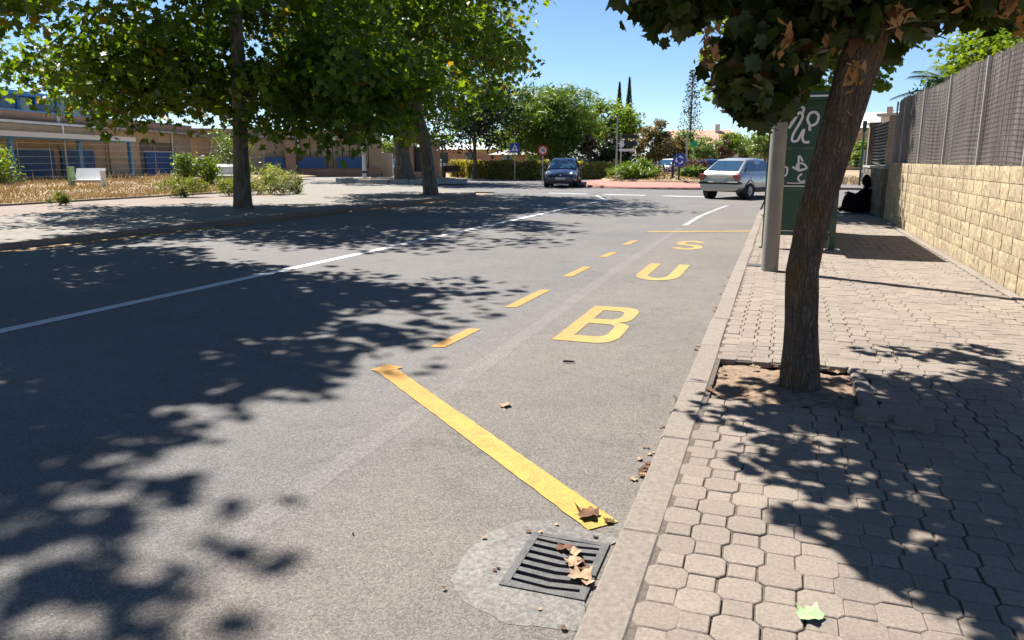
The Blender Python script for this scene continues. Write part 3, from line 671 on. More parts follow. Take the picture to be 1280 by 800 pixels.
# ------------------------------------------------------------------ bus shelter
sh = thing('bus_shelter', 'dark green bus shelter with white graffiti on its end panel', 'shelter', (0, 0, ZP))
SY0, SY1, SX0, SX1 = 12.33, 15.45, -.16, .79
for (x, y) in ((SX0, SY0), (SX1, SY0), (SX0, SY1), (SX1, SY1)):
    b = MB(); b.box(x - .045, x + .045, y - .045, y + .045, 0, 2.16); b.box(x - .08, x + .08, y - .07, y + .07, 0, .012); b.obj('post', MT['green'], sh)
b = MB(); b.box(SX0 - .12, SX1 + .1, SY0 - .3, SY1 + .35, 2.161, 2.27); b.obj('roof', MT['green'], sh)
b = MB(); b.box(SX0 - .13, SX1 + .11, SY0 - .312, SY0 - .302, 2.2, 2.225); b.obj('roof_trim', MT['white_enamel'], sh)
for y, tg in ((SY0, 1), (SY1, 0)):
    for (z0, z1, m_) in ((.27, .86, 'green2'), (.93, 1.46, 'green2'), (1.52, 2.1, 'green2')):
        b = MB(); b.box(SX0 + .046, SX1 - .046, y - .012, y + .012, z0, z1); b.obj('end_panel', MT[m_], sh)
    for z in (.2, .862, 1.462, 2.102):
        b = MB(); b.box(SX0 + .0455, SX1 - .0455, y - .025, y + .025, z, z + .056); b.obj('rail', MT['green'], sh)
    b = MB(); b.box(SX0 + .05, SX1 - .05, y - .032, y - .026, .93, .945); b.obj('trim_strip', MT['white_enamel'], sh)
for (y0, y1) in ((SY0 + .046, 13.85), (13.9, SY1 - .046)):
    b = MB(); b.box(SX1 - .012, SX1 + .012, y0, y1, .25, 2.1); b.obj('back_panel', MT['green2'], sh)
b = MB(); b.box(SX1 - .03, SX1 + .03, 13.851, 13.899, 0, 2.16); b.obj('post', MT['green'], sh)
b = MB(); b.box(SX1 - .42, SX1 - .05, SY0 + .3, SY1 - .3, .42, .46); b.box(SX1 - .25, SX1 - .2, SY0 + .5, SY0 + .56, 0, .42); b.box(SX1 - .25, SX1 - .2, SY1 - .56, SY1 - .5, 0, .42); b.obj('bench', MT['green'], sh)
def spray(paths, w, y, name):
    b = MB()
    for p in paths:
        # smooth with Catmull-Rom
        q = []
        for i in range(len(p) - 1):
            p0 = Vector(p[max(0, i - 1)]); p1 = Vector(p[i]); p2 = Vector(p[i + 1]); p3 = Vector(p[min(len(p) - 1, i + 2)])
            for t in (0, .25, .5, .75): q.append(.5 * ((2 * p1) + (p2 - p0) * t + (2 * p0 - 5 * p1 + 4 * p2 - p3) * t * t + (3 * p1 - p0 - 3 * p2 + p3) * t ** 3))
        q.append(Vector(p[-1])); n = len(q); L = []; Rr = []
        for i, a in enumerate(q):
            t = (q[min(n - 1, i + 1)] - q[max(0, i - 1)]); t = t.normalized() if t.length > 1e-6 else Vector((1, 0)); nn = Vector((-t.y, t.x)) * w / 2
            L.append((a.x + nn.x, y - .0004 * i, a.y + nn.y)); Rr.append((a.x - nn.x, y - .0004 * i, a.y - nn.y))
        b.add(L + Rr, [(i, i + 1, n + i + 1, n + i) for i in range(n - 1)])
    return b.obj(name, MT['graffiti'], sh)
spray([[(.02, 1.86), (.06, 1.98), (.12, 1.97), (.1, 1.84), (.07, 1.78), (.13, 1.88), (.2, 2.0), (.25, 1.96), (.22, 1.86), (.14, 1.7), (.13, 1.6), (.2, 1.6), (.24, 1.68), (.28, 1.76), (.27, 1.64), (.3, 1.58), (.37, 1.58)],
       [(.36, 1.82), (.32, 1.9), (.35, 1.99), (.43, 2.0), (.47, 1.93), (.44, 1.84), (.36, 1.8), (.37, 1.74)], [(.24, 1.98), (.26, 2.06), (.22, 2.08)],
       [(.0, 1.75), (.04, 1.66), (.02, 1.58)]], .036, SY0 - .016, 'graffiti')
spray([[(.16, 1.22), (.24, 1.18), (.36, 1.2), (.3, 1.27), (.22, 1.25), (.24, 1.17), (.33, 1.18)], [(.25, 1.18), (.24, 1.38), (.3, 1.3)], [(.04, 1.22), (.09, 1.2), (.08, 1.1), (.03, 1.08), (.05, 1.0)], [(.3, 1.12), (.25, 1.06), (.29, 1.0), (.35, 1.02)]], .026, SY0 - .016, 'graffiti')
spray([[(.1, .985), (.2, .98), (.36, .985)]], .014, SY0 - .0275, 'graffiti')

# ------------------------------------------------------------------ concrete lamp post
lpst = thing('lamp_post', 'pale concrete lamp post in front of the green shelter', 'lamp post', (-.05, 9.73, ZP))
b = MB(); b.tube([(0, 0, 0), (0, 0, .05), (.0, 0, 3), (.0, 0, 7.5)], [.1, .1, .083, .055], 24); b.obj('pole', MT['pole'], lpst)
b = MB(); b.tube([(0, 0, 7.4), (-.2, 0, 7.75), (-1.4, 0, 7.95)], .035, 10); b.obj('arm', MT['galv'], lpst)
b = MB(); b.box(-2.0, -1.35, -.13, .13, 7.9, 8.0, b=.03); b.obj('lamp_head', MT['galv'], lpst)
b = MB(); b.box(.03, .3, -.1, .12, -.004, .003); 
tag(link('access_cover', MB().box(-.33, -.13, 10.02, 10.25, ZP - .01, ZP + .012).mesh('access_cover'), MT['iron']), 'small square iron cover in the pavement beside the lamp post', 'cover')

# ------------------------------------------------------------------ trees
def outline_leaf(pts, fold=.12):
    v = [(0, .12, 0)] + [(x, y, abs(x) * fold - .12 * y * y) for x, y in pts]; n = len(pts)
    return np.array(v, dtype=np.float32), np.array([(0, i, i % n + 1) for i in range(1, n + 1)], dtype=np.int32)
half = [(.0, -.36), (.12, -.4), (.34, -.34), (.36, -.14), (.56, .08), (.4, .18), (.36, .38), (.17, .32), (.0, .6)]
MAPLE = outline_leaf(half + [(-x, y) for x, y in half[-2:0:-1]], .25)
half = [(.0, -.4), (.38, -.26), (.25, -.04), (.5, .2), (.2, .22), (.0, .6)]
PLANE = outline_leaf(half + [(-x, y) for x, y in half[-2:0:-1]], .2)
half = [(.0, -.5), (.26, -.1), (.0, .5)]
OVAL = outline_leaf(half + [(-x, y) for x, y in half[-2:0:-1]], .2)
half = [(.0, -.6), (.075, 0), (.0, .6)]
NEEDLE = outline_leaf(half + [(-x, y) for x, y in half[-2:0:-1]], .3)
def leaves(name, pos, size, tmpl, r, up=.6, out=None, droop=0):
    n = len(pos); nrm = r.normal(0, 1, (n, 3)) * .6
    nrm[:, 2] += up
    if out is not None: nrm += out * .5
    nrm /= np.linalg.norm(nrm, axis=1)[:, None]
    t = r.normal(0, 1, (n, 3)); t[:, 2] -= droop; t -= nrm * (t * nrm).sum(1)[:, None]; t /= np.linalg.norm(t, axis=1)[:, None] + 1e-9
    s = np.cross(t, nrm)
    v0, f0 = tmpl
    v = pos[:, None, :] + size[:, None, None] * (v0[None, :, 0:1] * s[:, None, :] + v0[None, :, 1:2] * t[:, None, :] + v0[None, :, 2:3] * nrm[:, None, :])
    k = len(v0); f = (np.arange(n)[:, None, None] * k + f0[None]).reshape(-1, 3)
    return mesh_np(name, v.reshape(-1, 3), f)
def clumps(r, n, c, rad, power=.45, zmin=None, wobble=.15):
    d = r.normal(0, 1, (n, 3)); d /= np.linalg.norm(d, axis=1)[:, None]; q = r.random(n) ** power
    q *= 1 + wobble * np.sin(d[:, 0] * 5 + d[:, 1] * 4) + wobble * r.normal(0, .5, n)
    p = np.array(c) + d * q[:, None] * np.array(rad)
    return p if zmin is None else p[zmin(p) if callable(zmin) else p[:, 2] > zmin]
def tree(name, label, cat, loc, trunk, crowns, lm, bm_, seed, leaf=.2, per=90, tmpl=PLANE, group=None, limbs=14, clump=.75, up=.6, droop=0, flat=.7, sides=10, limb_r=.3, power=.45):
    """trunk: [(x,y,z,r)...] local; crowns: [(centre, radii, n_clumps, zmin)]"""
    r = np.random.default_rng(seed); rd = random.Random(seed)
    t = thing(name, label, cat, loc, 0, group)
    b = MB(); pts = [q[:3] for q in trunk]; rr = [q[3] for q in trunk]
    # refine the trunk and roughen it
    P = []; RR = []
    for i in range(len(pts) - 1):
        a = Vector(pts[i]); c = Vector(pts[i + 1]); k = max(2, int((c - a).length / .12)) if sides > 12 else 3
        for j in range(k): P.append(a.lerp(c, j / k)); RR.append((rr[i] * (1 - j / k) + rr[i + 1] * j / k) * (1 + rd.uniform(-.03, .03)))
    P.append(Vector(pts[-1])); RR.append(rr[-1])
    b.tube(P, RR, sides)
    allp = []
    for (c, rad, n, zmin) in crowns: allp.append(clumps(r, n, c, rad, power, zmin))
    cl = np.concatenate(allp); top = Vector(pts[-1]); fork = Vector(pts[-2]) if len(pts) > 2 else Vector(pts[-1])
    ch = r.choice(len(cl), min(limbs, len(cl)), replace=False)
    for k in ch:
        e = Vector(cl[k]); s = fork.lerp(top, rd.random()); m1 = s.lerp(e, .4) + Vector((rd.uniform(-.2, .2), rd.uniform(-.2, .2), .25 * (e - s).length * rd.uniform(.2, 1)))
        r0 = rr[-1] * rd.uniform(.35, .7) if limb_r is None else rr[0] * limb_r * rd.uniform(.6, 1.1)
        b.tube([s, s.lerp(m1, .5), m1, m1.lerp(e, .6), e], [r0, r0 * .8, r0 * .6, r0 * .35, r0 * .12], 6, cap=False)
    b.obj('trunk', bm_, t)
    n = len(cl) * per; which = np.repeat(np.arange(len(cl)), per); cs = clump * r.uniform(.6, 1.35, len(cl))
    off = r.normal(0, 1, (n, 3)); off /= np.linalg.norm(off, axis=1)[:, None]; off *= (r.random(n) ** .5)[:, None]; off[:, 2] *= flat
    pos = cl[which] + off * cs[which][:, None]
    me = leaves('crown', pos, leaf * r.uniform(.65, 1.3, n), tmpl, r, up, off * .8, droop)
    link('crown', me, lm, t)
    return t
PG = 'plane trees along the left pavement'
tree('plane_tree', 'large plane tree nearest on the left, straight grey trunk', 'tree', (-13.9, 17.5, .1),
     [(0, 0, -.15, .3), (0, 0, .15, .245), (.05, 0, 1.5, .2), (.15, 0, 3.3, .19), (.2, 0, 5.5, .15), (.2, 0, 9, .07)],
     [((0, 0, 7.3), (5.5, 5.3, 4.8), 220, 2.5), ((-3.3, -.3, 3.5), (3.2, 2.6, 1.3), 60, 2.3), ((3.0, .6, 3.0), (2.6, 2.6, 1.4), 56, 1.9), ((-.3, 1.6, 3.6), (2, 1.6, 1), 22, 2.5)], MT['leaf_plane'], MT['bark_far'], 101, .22, 84, group=PG, limbs=26, clump=1.0)
tree('plane_tree', 'plane tree with kinked leaning trunk near the kerb corner', 'tree', (-12.5, 26.6, .1),
     [(0, 0, -.15, .36), (0, 0, .2, .29), (-.1, 0, 1.0, .26), (-.22, 0, 2.2, .22), (-.5, 0, 3.0, .21), (-.52, 0, 4.6, .18), (-.4, 0, 6, .15), (-.3, 0, 9.5, .06)],
     [((0, 0, 7.3), (5.1, 5.2, 5.0), 210, 2.6), ((-2.2, .5, 3.3), (2.8, 2.6, 1.2), 50, 2.1)], MT['leaf_plane2'], MT['bark_far'], 102, .22, 84, group=PG, limbs=24, clump=1.0)
tree('plane_tree', 'plane tree beyond the left picture edge, only its crown showing', 'tree', (-12.2, 6.75, .1),
     [(0, 0, -.15, .3), (0, 0, .2, .25), (.1, 0, 3.3, .2), (.1, 0, 5.5, .15), (.1, 0, 9, .07)],
     [((0, 0, 7.4), (5.35, 5.0, 4.5), 430, 2.9)], MT['leaf_plane2'], MT['bark_far'], 103, .22, 75, power=.36, group=PG, limbs=20, clump=.8)
tree('plane_tree', 'plane tree out of view on the left, shading the near road', 'tree', (-13.2, -3.3, .1),
     [(0, 0, -.15, .3), (0, 0, .2, .25), (.1, 0, 3.3, .2), (.1, 0, 5.5, .15), (.1, 0, 9, .07)],
     [((0, 0, 7.5), (6.4, 6.2, 4.4), 460, 2.9)], MT['leaf_plane'], MT['bark_far'], 104, .24, 70, power=.36, group=PG, limbs=14, clump=.85)
p = px(505, 48)
tree('plane_tree', 'thick old trunk flaring at its base on the stone plinth', 'tree', (p.x, p.y, .1),
     [(0, 0, -.1, .85), (0, 0, .25, .66), (-.1, 0, 1.2, .5), (-.2, 0, 3, .44), (-.2, 0, 5.5, .35), (-.2, 0, 9, .15)],
     [((0, 0, 7.6), (8, 6, 5.4), 170, 2.5)], MT['leaf_plane'], MT['bark_far'], 105, .3, 70, limbs=18, clump=1.3)
# near maple with drooping lobed leaves and seed clusters
mp = tree('maple_tree', 'leaning maple in the paved pit, dark lobed leaves and brown trunk', 'tree', (.19, 4.63, ZP),
     [(0, 0, -.12, .15), (0, 0, .02, .118), (-.01, 0, .25, .097), (-.035, 0, .7, .088), (.0, 0, 1.0, .09), (.05, 0, 1.25, .094), (.12, 0, 1.6, .102), (.19, .02, 1.95, .108), (.26, .05, 2.3, .1), (.3, .05, 3.2, .07)],
     [((.05, .05, 3.3), (2.15, 2.5, .95), 620, lambda p: (p[:, 2] > 2.42) & (p[:, 0] + .19 + .561 * p[:, 2] > -.34 + (4.2 - (p[:, 1] + 4.63 - .327 * p[:, 2])) * .4) & (p[:, 2] > 1.74 + .2015 * (.945 * (p[:, 1] + 4.63) - .328 * p[:, 0]) - 3 * np.clip(p[:, 0] + .15, 0, 1)) & (p[:, 2] > 2.15)), ((-.33, .0, 2.0), (.13, .35, .5), 24, 1.6), ((-.36, .1, 1.72), (.07, .25, .12), 6, 1.4), ((-.78, .0, 2.28), (.16, .3, .18), 11, 2.02), ((-.1, .0, 2.5), (.8, .6, .25), 26, 2.32), ((.15, .1, 2.2), (.4, .5, .3), 30, 1.9), ((.66, -.1, 2.35), (.9, .8, .36), 60, 1.98), ((1.3, -.6, 2.75), (1.1, 1.3, .7), 40, 2.1)],
     MT['leaf_maple'], MT['bark'], 106, .1, 46, MAPLE, limbs=70, clump=.22, up=.35, droop=1.1, flat=.85, sides=26, limb_r=.28)
rg = random.Random(9); nr = np.random.default_rng(10)
for (x, y, z) in [(-.62, -.1, 2.0), (-.55, -.35, 1.93), (.28, -.6, 2.0), (.12, -.45, 1.75), (.8, -.5, 1.97), (.7, -.62, 2.05), (.95, -.2, 2.1), (-.2, -.5, 1.95), (.5, -.6, 2.12), (.02, -.2, 2.0)]:
    n = 16; pos = np.array((x, y, z - ZP + .02)) + nr.normal(0, 1, (n, 3)) * np.array((.025, .025, .045))
    tag(link('seed_cluster', leaves('seed_cluster', pos, nr.uniform(.05, .085, n), OVAL, nr, .1, None, 2.5), MT['leaf_seed'], mp), kind='stuff')
tree('maple_tree', 'sunlit maple rising behind the bus shelter roof', 'tree', (.35, 21.2, ZP),
     [(0, 0, -.1, .15), (0, 0, .1, .12), (0, 0, 2.2, .1), (.1, 0, 4, .07), (.1, 0, 6, .03)],
     [((-.2, 0, 5.6), (2.7, 2.5, 3.2), 210, 2.2)], MT['leaf_lime'], MT['bark_far'], 107, .15, 80, MAPLE, limbs=16, clump=.55, up=.5)
def far_tree(name, label, x, D, y_top, y_bot, halfw, lm, seed, leaf=.3, n=60, per=60, tmpl=OVAL, trunk=.18, depth=None, group='far trees behind the roundabout', flat=.7, clump=None, dy=0):
    p = px(x, D); zt, zb = hz(y_top, D), hz(y_bot, D); hw = halfw / 950 * D; c = (zt + zb) / 2; rv = (zt - zb) / 2
    k = clump or hw * .28
    return tree(name, label, 'tree', (p.x, p.y, 0), [(0, 0, -.1, trunk * 1.3), (0, 0, .5, trunk), (.1, 0, max(zb, .8), trunk * .8), (.1, 0, c, trunk * .5)],
                [((0, 0, c), (max(.2, hw - k * .6), max(.2, (depth or hw) - k * .6), max(.3, rv - k * .5)), n, None)], lm, MT['bark_far'], seed, leaf, per, tmpl, group=group, limbs=10, clump=k, flat=flat)
far_tree('dark_evergreen', 'dark evergreen filling the gap behind the kinked plane trunk', 592, 58, 60, 214, 70, MT['leaf_dark'], 201, .3, 90, 90)
far_tree('pine_tree', 'broad bright green pine behind the navy car', 690, 62, 98, 212, 68, MT['leaf_pine'], 202, .55, 190, 120, NEEDLE, .25)
far_tree('lime_tree', 'yellow green round tree right of the pine', 766, 70, 120, 205, 42, MT['leaf_lime'], 203, .3, 110, 90)
far_tree('dark_evergreen', 'black green shrub mass under the yellow green tree', 765, 66, 165, 222, 32, MT['leaf_dark'], 204, .3, 60, 70)
far_tree('plum_tree', 'reddish plum tree squeezed between pine and dark shrub', 737, 60, 162, 205, 16, MT['leaf_purple'], 205, .22, 30, 60)
far_tree('rusty_tree', 'rust and olive coloured tree above the juniper', 817, 64, 146, 208, 30, MT['leaf_brown'], 206, .24, 60, 70)
far_tree('olive_tree', 'small olive green tree behind the white parked car', 842, 68, 166, 206, 22, MT['leaf_brown'], 207, .24, 40, 60)
far_tree('green_tree', 'low green tree left of the silver car', 878, 70, 170, 206, 24, MT['leaf_bush'], 208, .22, 45, 60)
far_tree('plum_tree', 'purple leaved tree beside the pink roof', 903, 84, 174, 205, 14, MT['leaf_purple'], 209, .25, 30, 60)
far_tree('green_tree', 'full green tree in front of the brownish tiled roof', 858, 76, 160, 207, 26, MT['leaf_bush'], 241, .24, 60, 70)
far_tree('green_tree', 'dark green tree closing the gap behind the silver car roof', 905, 88, 160, 206, 24, MT['leaf_plane'], 242, .26, 60, 70)
far_tree('green_tree', 'pale green tree farther down the street left of the shelter', 930, 100, 162, 205, 24, MT['leaf_lime'], 210, .3, 45, 60)
far_tree('green_tree', 'mid green tree touching the shelter edge in the distance', 955, 80, 152, 204, 26, MT['leaf_bush'], 211, .3, 50, 60)
far_tree('green_tree', 'leafy tree showing between trunk and stone gate column', 1082, 52, 172, 215, 26, MT['leaf_lime'], 212, .25, 50, 60)
far_tree('dark_evergreen', 'dark shrub left of the green post beyond the side street', 1052, 54, 180, 208, 14, MT['leaf_dark'], 213, .2, 30, 60)
far_tree('roadside_tree', 'yellow green treetop over the gap by the kerb corner', 640, 80, 150, 205, 50, MT['leaf_lime'], 214, .3, 60, 60)
far_tree('roadside_tree', 'green tree over the parked cars behind the thick trunk', 492, 78, 165, 212, 30, MT['leaf_bush'], 215, .3, 40, 60)
for x, D, yt, lb, sd in ((784, 95, 99, 'taller of the two dark cypresses on the skyline', 221), (772, 97, 105, 'shorter of the two dark cypresses on the skyline', 222)):
    p = px(x, D); zt = hz(yt, D); r = np.random.default_rng(sd); n = 6000; q = r.random(n); hgt = .6 + q * (zt - .6)
    rad = .95 * np.clip(np.sin(np.pi * (q * .92 + .06)) ** .6, 0, 1) * (1 - q * .75) * r.random(n) ** .35; a = r.uniform(0, 6.283, n)
    t = thing('cypress', lb, 'tree', p, 0, 'cypresses on the skyline'); MB().tube([(0, 0, -.1), (0, 0, zt * .8)], [.2, .04], 8).obj('trunk', MT['bark_far'], t)
    link('crown', leaves('crown', np.stack([rad * np.cos(a), rad * np.sin(a), hgt], 1), r.uniform(.2, .4, n), NEEDLE, r, .1, None, -2.5), MT['leaf_cyp'], t)
p = px(861, 78); zt = hz(90, 78); r = np.random.default_rng(230); n = 900; q = r.random(n); hgt = zt * .35 + q * zt * .65; rad = (.25 + 1.25 * (1 - q) ** .8) * r.random(n) ** .5; a = r.uniform(0, 6.283, n)
t = thing('poplar_tree', 'slender sparse poplar against the sky above the roofs', 'tree', p)
b = MB(); b.tube([(0, 0, -.1), (0, 0, zt)], [.2, .03], 8)
for k in range(26):
    z = zt * (.35 + .6 * k / 26); a_ = k * 2.4; L = 1.3 * (1 - k / 30); b.tube([(0, 0, z), (L * .7 * math.cos(a_), L * .7 * math.sin(a_), z + L * 1.1)], [.04, .012], 5)
b.obj('trunk', MT['bark_far'], t)
link('crown', leaves('crown', np.stack([rad * np.cos(a), rad * np.sin(a), hgt], 1), r.uniform(.15, .3, n), OVAL, r, .3), MT['leaf_dark'], t)

def shrub(name, label, loc, rad, n, leaf, lm, seed, tmpl=OVAL, cat='shrub', group=None, flat=.8, up=.5, stems=6, lift=0):
    r = np.random.default_rng(seed); t = thing(name, label, cat, loc, 0, group)
    cl = clumps(r, max(8, n // 40), (0, 0, rad[2] * .9 + lift), rad, .45, .05); m = len(cl); per = max(4, n // m); which = np.repeat(np.arange(m), per)
    off = r.normal(0, 1, (m * per, 3)) * .45 * min(rad) * np.array((.6, .6, .6 * flat)); pos = cl[which] + off; pos[:, 2] = np.maximum(pos[:, 2], .03)
    link('foliage', leaves('foliage', pos, leaf * r.uniform(.6, 1.3, m * per), tmpl, r, up), lm, t)
    b = MB()
    for k in range(stems):
        e = cl[r.integers(m)]; b.tube([(0, 0, -.05), (e[0] * .4, e[1] * .4, e[2] * .6), tuple(e)], [.03, .02, .006], 5)
    b.obj('stem', MT['bark_far'], t); return t
for k, (x, D, r_, h, n, lb) in enumerate([(228, 27.5, .75, .36, 1300, 'pale green weed clump left of the nearest plane tree trunk'), (283, 28.5, .45, .36, 700, 'green weed clump just behind the nearest plane trunk'), (335, 30, 1.1, .5, 2300, 'large green weed clump right of the nearest plane trunk'), (67, 22.5, .3, .16, 400, 'small low weed tuft at the left field edge'), (369, 30, .3, .35, 400, 'small weed clump where the kerb edge ends')]):
    p = px(x, D); shrub('green_weed', lb, (p.x, p.y, .12), (r_, r_, h), n, .2, MT['leaf_weed'], 60 + k, NEEDLE, 'weed', 'green weeds in the dry field', up=-.1, stems=4)
# bushes behind the fence, palm
shrub('garden_bush', 'bright broadleaf bush spilling over the brushwood fence top', (3.7, 16.2, 0), (.85, 1.7, .8), 5600, .13, MT['leaf_lime'], 301, lift=2.6)
shrub('garden_bush', 'green bush behind the fence at the right picture edge', (3.9, 12.9, 0), (.8, 1.3, .8), 4200, .13, MT['leaf_bush'], 302, lift=2.7)
shrub('garden_bush', 'smaller bush behind the fence near the gate column', (3.5, 20.2, 0), (.7, 1.2, .6), 2200, .12, MT['leaf_lime'], 303, lift=2.2)
def palm(label, loc, n, L, lm, seed):
    rd = random.Random(seed); t = thing('palm', label, 'palm', loc)
    for k in range(n):
        a = rd.uniform(0, 6.283); el = rd.uniform(.1, 1.1); b = MB(); q = []
        for s in range(9):
            u = s / 8 * L; q.append(Vector((math.cos(a) * u * math.cos(el), math.sin(a) * u * math.cos(el), u * math.sin(el) - .28 * u * u)))
        b.tube(q, [.014 * (1 - s / 10) for s in range(9)], 4, cap=False)
        side = Vector((-math.sin(a), math.cos(a), 0))
        for s in range(1, 30):
            u = s / 30 * 8; i = min(7, int(u)); c = q[i].lerp(q[i + 1], u - i); w = .34 * L * math.sin(math.pi * (s / 32) ** .7) * .6 + .08; d = (q[i + 1] - q[i]).normalized()
            for sg in (-1, 1):
                tip = c + (side * sg + d * .8).normalized() * w - Vector((0, 0, w * .3)); b.add([c - d * .015, c + d * .015, tip], [(0, 1, 2)])
        b.obj('frond', lm, t)
    MB().tube([(0, 0, -loc[2]), (0, 0, 0)], [.16, .12], 10).obj('trunk', MT['bark_far'], t)
palm('palm fronds reaching over the fence left of the bright bush', (3.4, 18.4, 2.75), 26, 1.4, MT['leaf_bush'], 5)
p = px(1097, 50); palm('spiky palm head beyond the stone gate column', (p.x, p.y, 3.2), 18, 1.7, MT['leaf_bush'], 6)

# ------------------------------------------------------------------ brick school building on the left
class Facade:
    """local frame of a wall: u along it, out towards the viewer, z up"""
    def __init__(s, P0, P1, root): s.P0 = P0; s.d = (P1 - P0).normalized(); s.n = Vector((s.d.y, -s.d.x, 0)); s.root = root; s.L = (P1 - P0).length
    def u(s, x):    # where a picture column meets the wall
        q = px(x, 1.0); a = s.P0; det = q.x * (-s.d.y) + q.y * s.d.x
        return (q.y * a.x - q.x * a.y) / (q.x * s.d.y - q.y * s.d.x)
    def D(s, x):
        p = s.P0 + s.d * s.u(x); return -p.x * math.sin(YAW) + p.y * math.cos(YAW)
    def z(s, x, y): return hz(y, s.D(x))
    def box(s, name, u0, u1, o0, o1, z0, z1, m, parent=None):
        return MB().box(u0, u1, -o1, -o0, z0, z1).obj(name, MT[m], parent or s.root)
    def place(s): s.root.location = s.P0; s.root.rotation_euler = (0, 0, math.atan2(s.d.y, s.d.x))
sb = thing('brick_school', 'low brick building with blue shutters, canopy and blue upper storey', 'building')
F = Facade(px(-90, 33.5), px(236, 58), sb); F.place(); u = F.u
Lr = u(236)
F.box('wall', 0, u(133), -9, 0, -.1, 3.2, 'brick_tan'); F.box('wall', u(133) + .002, Lr, -9.003, .25, -.1, 3.198, 'brick_tan')
F.box('parapet', 0, u(128), -9.2, .12, 3.335, 3.82, 'brick'); F.box('parapet', u(128) + .002, Lr + .2, -9.203, .32, 3.335, 3.815, 'brick')
F.box('gutter', 0, u(128), -.5, .55, 3.215, 3.33, 'concrete'); F.box('gutter', u(128) + .003, Lr + .25, -.5, .7, 3.212, 3.328, 'concrete')
F.box('parapet_cap', 0, Lr + .25, -9.25, .36, 3.822, 3.87, 'blue_lt')
F.box('upper_storey_wall', 0, u(168), -8, -1.3, 3.871, 4.0, 'blue_lt'); F.box('upper_storey_roof', -.2, u(172), -8.2, -.9, 4.72, 4.95, 'blue_lt')
xs_ = [-60, -30, 0, 12, 34, 59, 80, 105, 120, 140, 165]
for k in range(len(xs_) - 1):
    a, b_ = u(xs_[k]), u(xs_[k + 1]); fr_ = F.box('window', a + .03, b_ - .03, -1.4, -1.32, 4.001, 4.718, ['window', 'grey_sheet', 'cream', 'window', 'grey_sheet'][k % 5])
    F.box('mullion', a - .06, a + .06, -1.4, -1.2, 4.002, 4.717, 'blue_lt')
F.box('core', .2, u(165), -7.8, -1.5, 3.99, 4.719, 'cream')
cz = F.z(0, 169)
cn = F.box('canopy', -.3, u(124), .02, 2.3, cz - .06, cz + .1, 'roof_metal'); F.box('fascia', -.3, u(124), 2.301, 2.36, cz - .12, cz + .12, 'white_enamel', cn); F.box('beam', -.3, u(124), 2.02, 2.16, cz - .2, cz - .063, 'blue_lt', cn)
for x in (-40, 53, 120): F.box('canopy_post', u(x) - .09, u(x) + .09, 2.0, 2.18, 0, cz - .062, 'blue_lt')
for x0_, x1_, o in ((-60, -5, .02), (17, 67, .02), (75, 117, .02), (176, 214, .27)):
    a, b_ = u(x0_), u(x1_); zt = F.z((x0_ + x1_) / 2, 187 if x0_ < 150 else 191); sh_ = F.box('shutter', a, b_, o, o + .05, .05, zt, 'blue'); k = 0
    z = .12
    while z < zt - .05:
        MB().box(a + .03, b_ - .03, -(o + .075), -(o + .051), z, z + .1).obj('shutter_slat', MT['blue'], sh_); z += .13
    F.box('lintel', a - .1, b_ + .1, o, o + .06, zt + .003, zt + .12, 'concrete')
F.box('recess_panel', u(171), u(215), .252, .258, .05, F.z(190, 178), 'block_grey')
for x in (75, 211): MB().tube([(u(x), -.35, .2), (u(x), -.35, 3.2)], .06, 8).obj('downpipe', MT['white_enamel'], sb)
F.box('wall_vent', u(75) - .1, u(75) + .1, .121, .2, 3.36, 3.75, 'white_enamel')
sw = thing('brick_wing', 'brick building wing with blue panels behind dark bars', 'building')
G = Facade(px(225, 59), px(480, 63), sw); G.place(); u = G.u
G.box('wall', 0, u(478), -8, 0, -.1, 3.1, 'brick_tan'); G.box('parapet', -.1, u(479), -8.1, .12, 3.25, 3.75, 'brick'); G.box('gutter', -.15, u(480), -.4, .45, 3.11, 3.24, 'concrete')
G.box('base_wall', u(357), u(478), .02, .5, -.1, .75, 'brick'); G.box('pillar', u(357), u(370), .501, .9, -.1, 2.9, 'brick')
for x0_, x1_ in ((262, 275), (330, 356), (372, 407), (421, 453)):
    pn_ = G.box('blue_panel', u(x0_), u(x1_), .505, .56, .751 if x0_ > 357 else .45, 1.6, 'blue')
    for k in range(5): MB().box(u(x0_) + .04, u(x1_) - .04, -.59, -.561, .8 + k * .155, .91 + k * .155).obj('panel_slat', MT['blue'], pn_)
for x in (376, 388, 397, 409, 416, 428, 437, 447, 460): MB().tube([(u(x), -.45, .7), (u(x), -.45, 3.1)], .035, 6).obj('bar', MT['dark'], sw)
MB().tube([(u(374), -.62, 1.4), (u(374), -.62, 3.1)], .07, 8).obj('downpipe', MT['white_enamel'], sw)
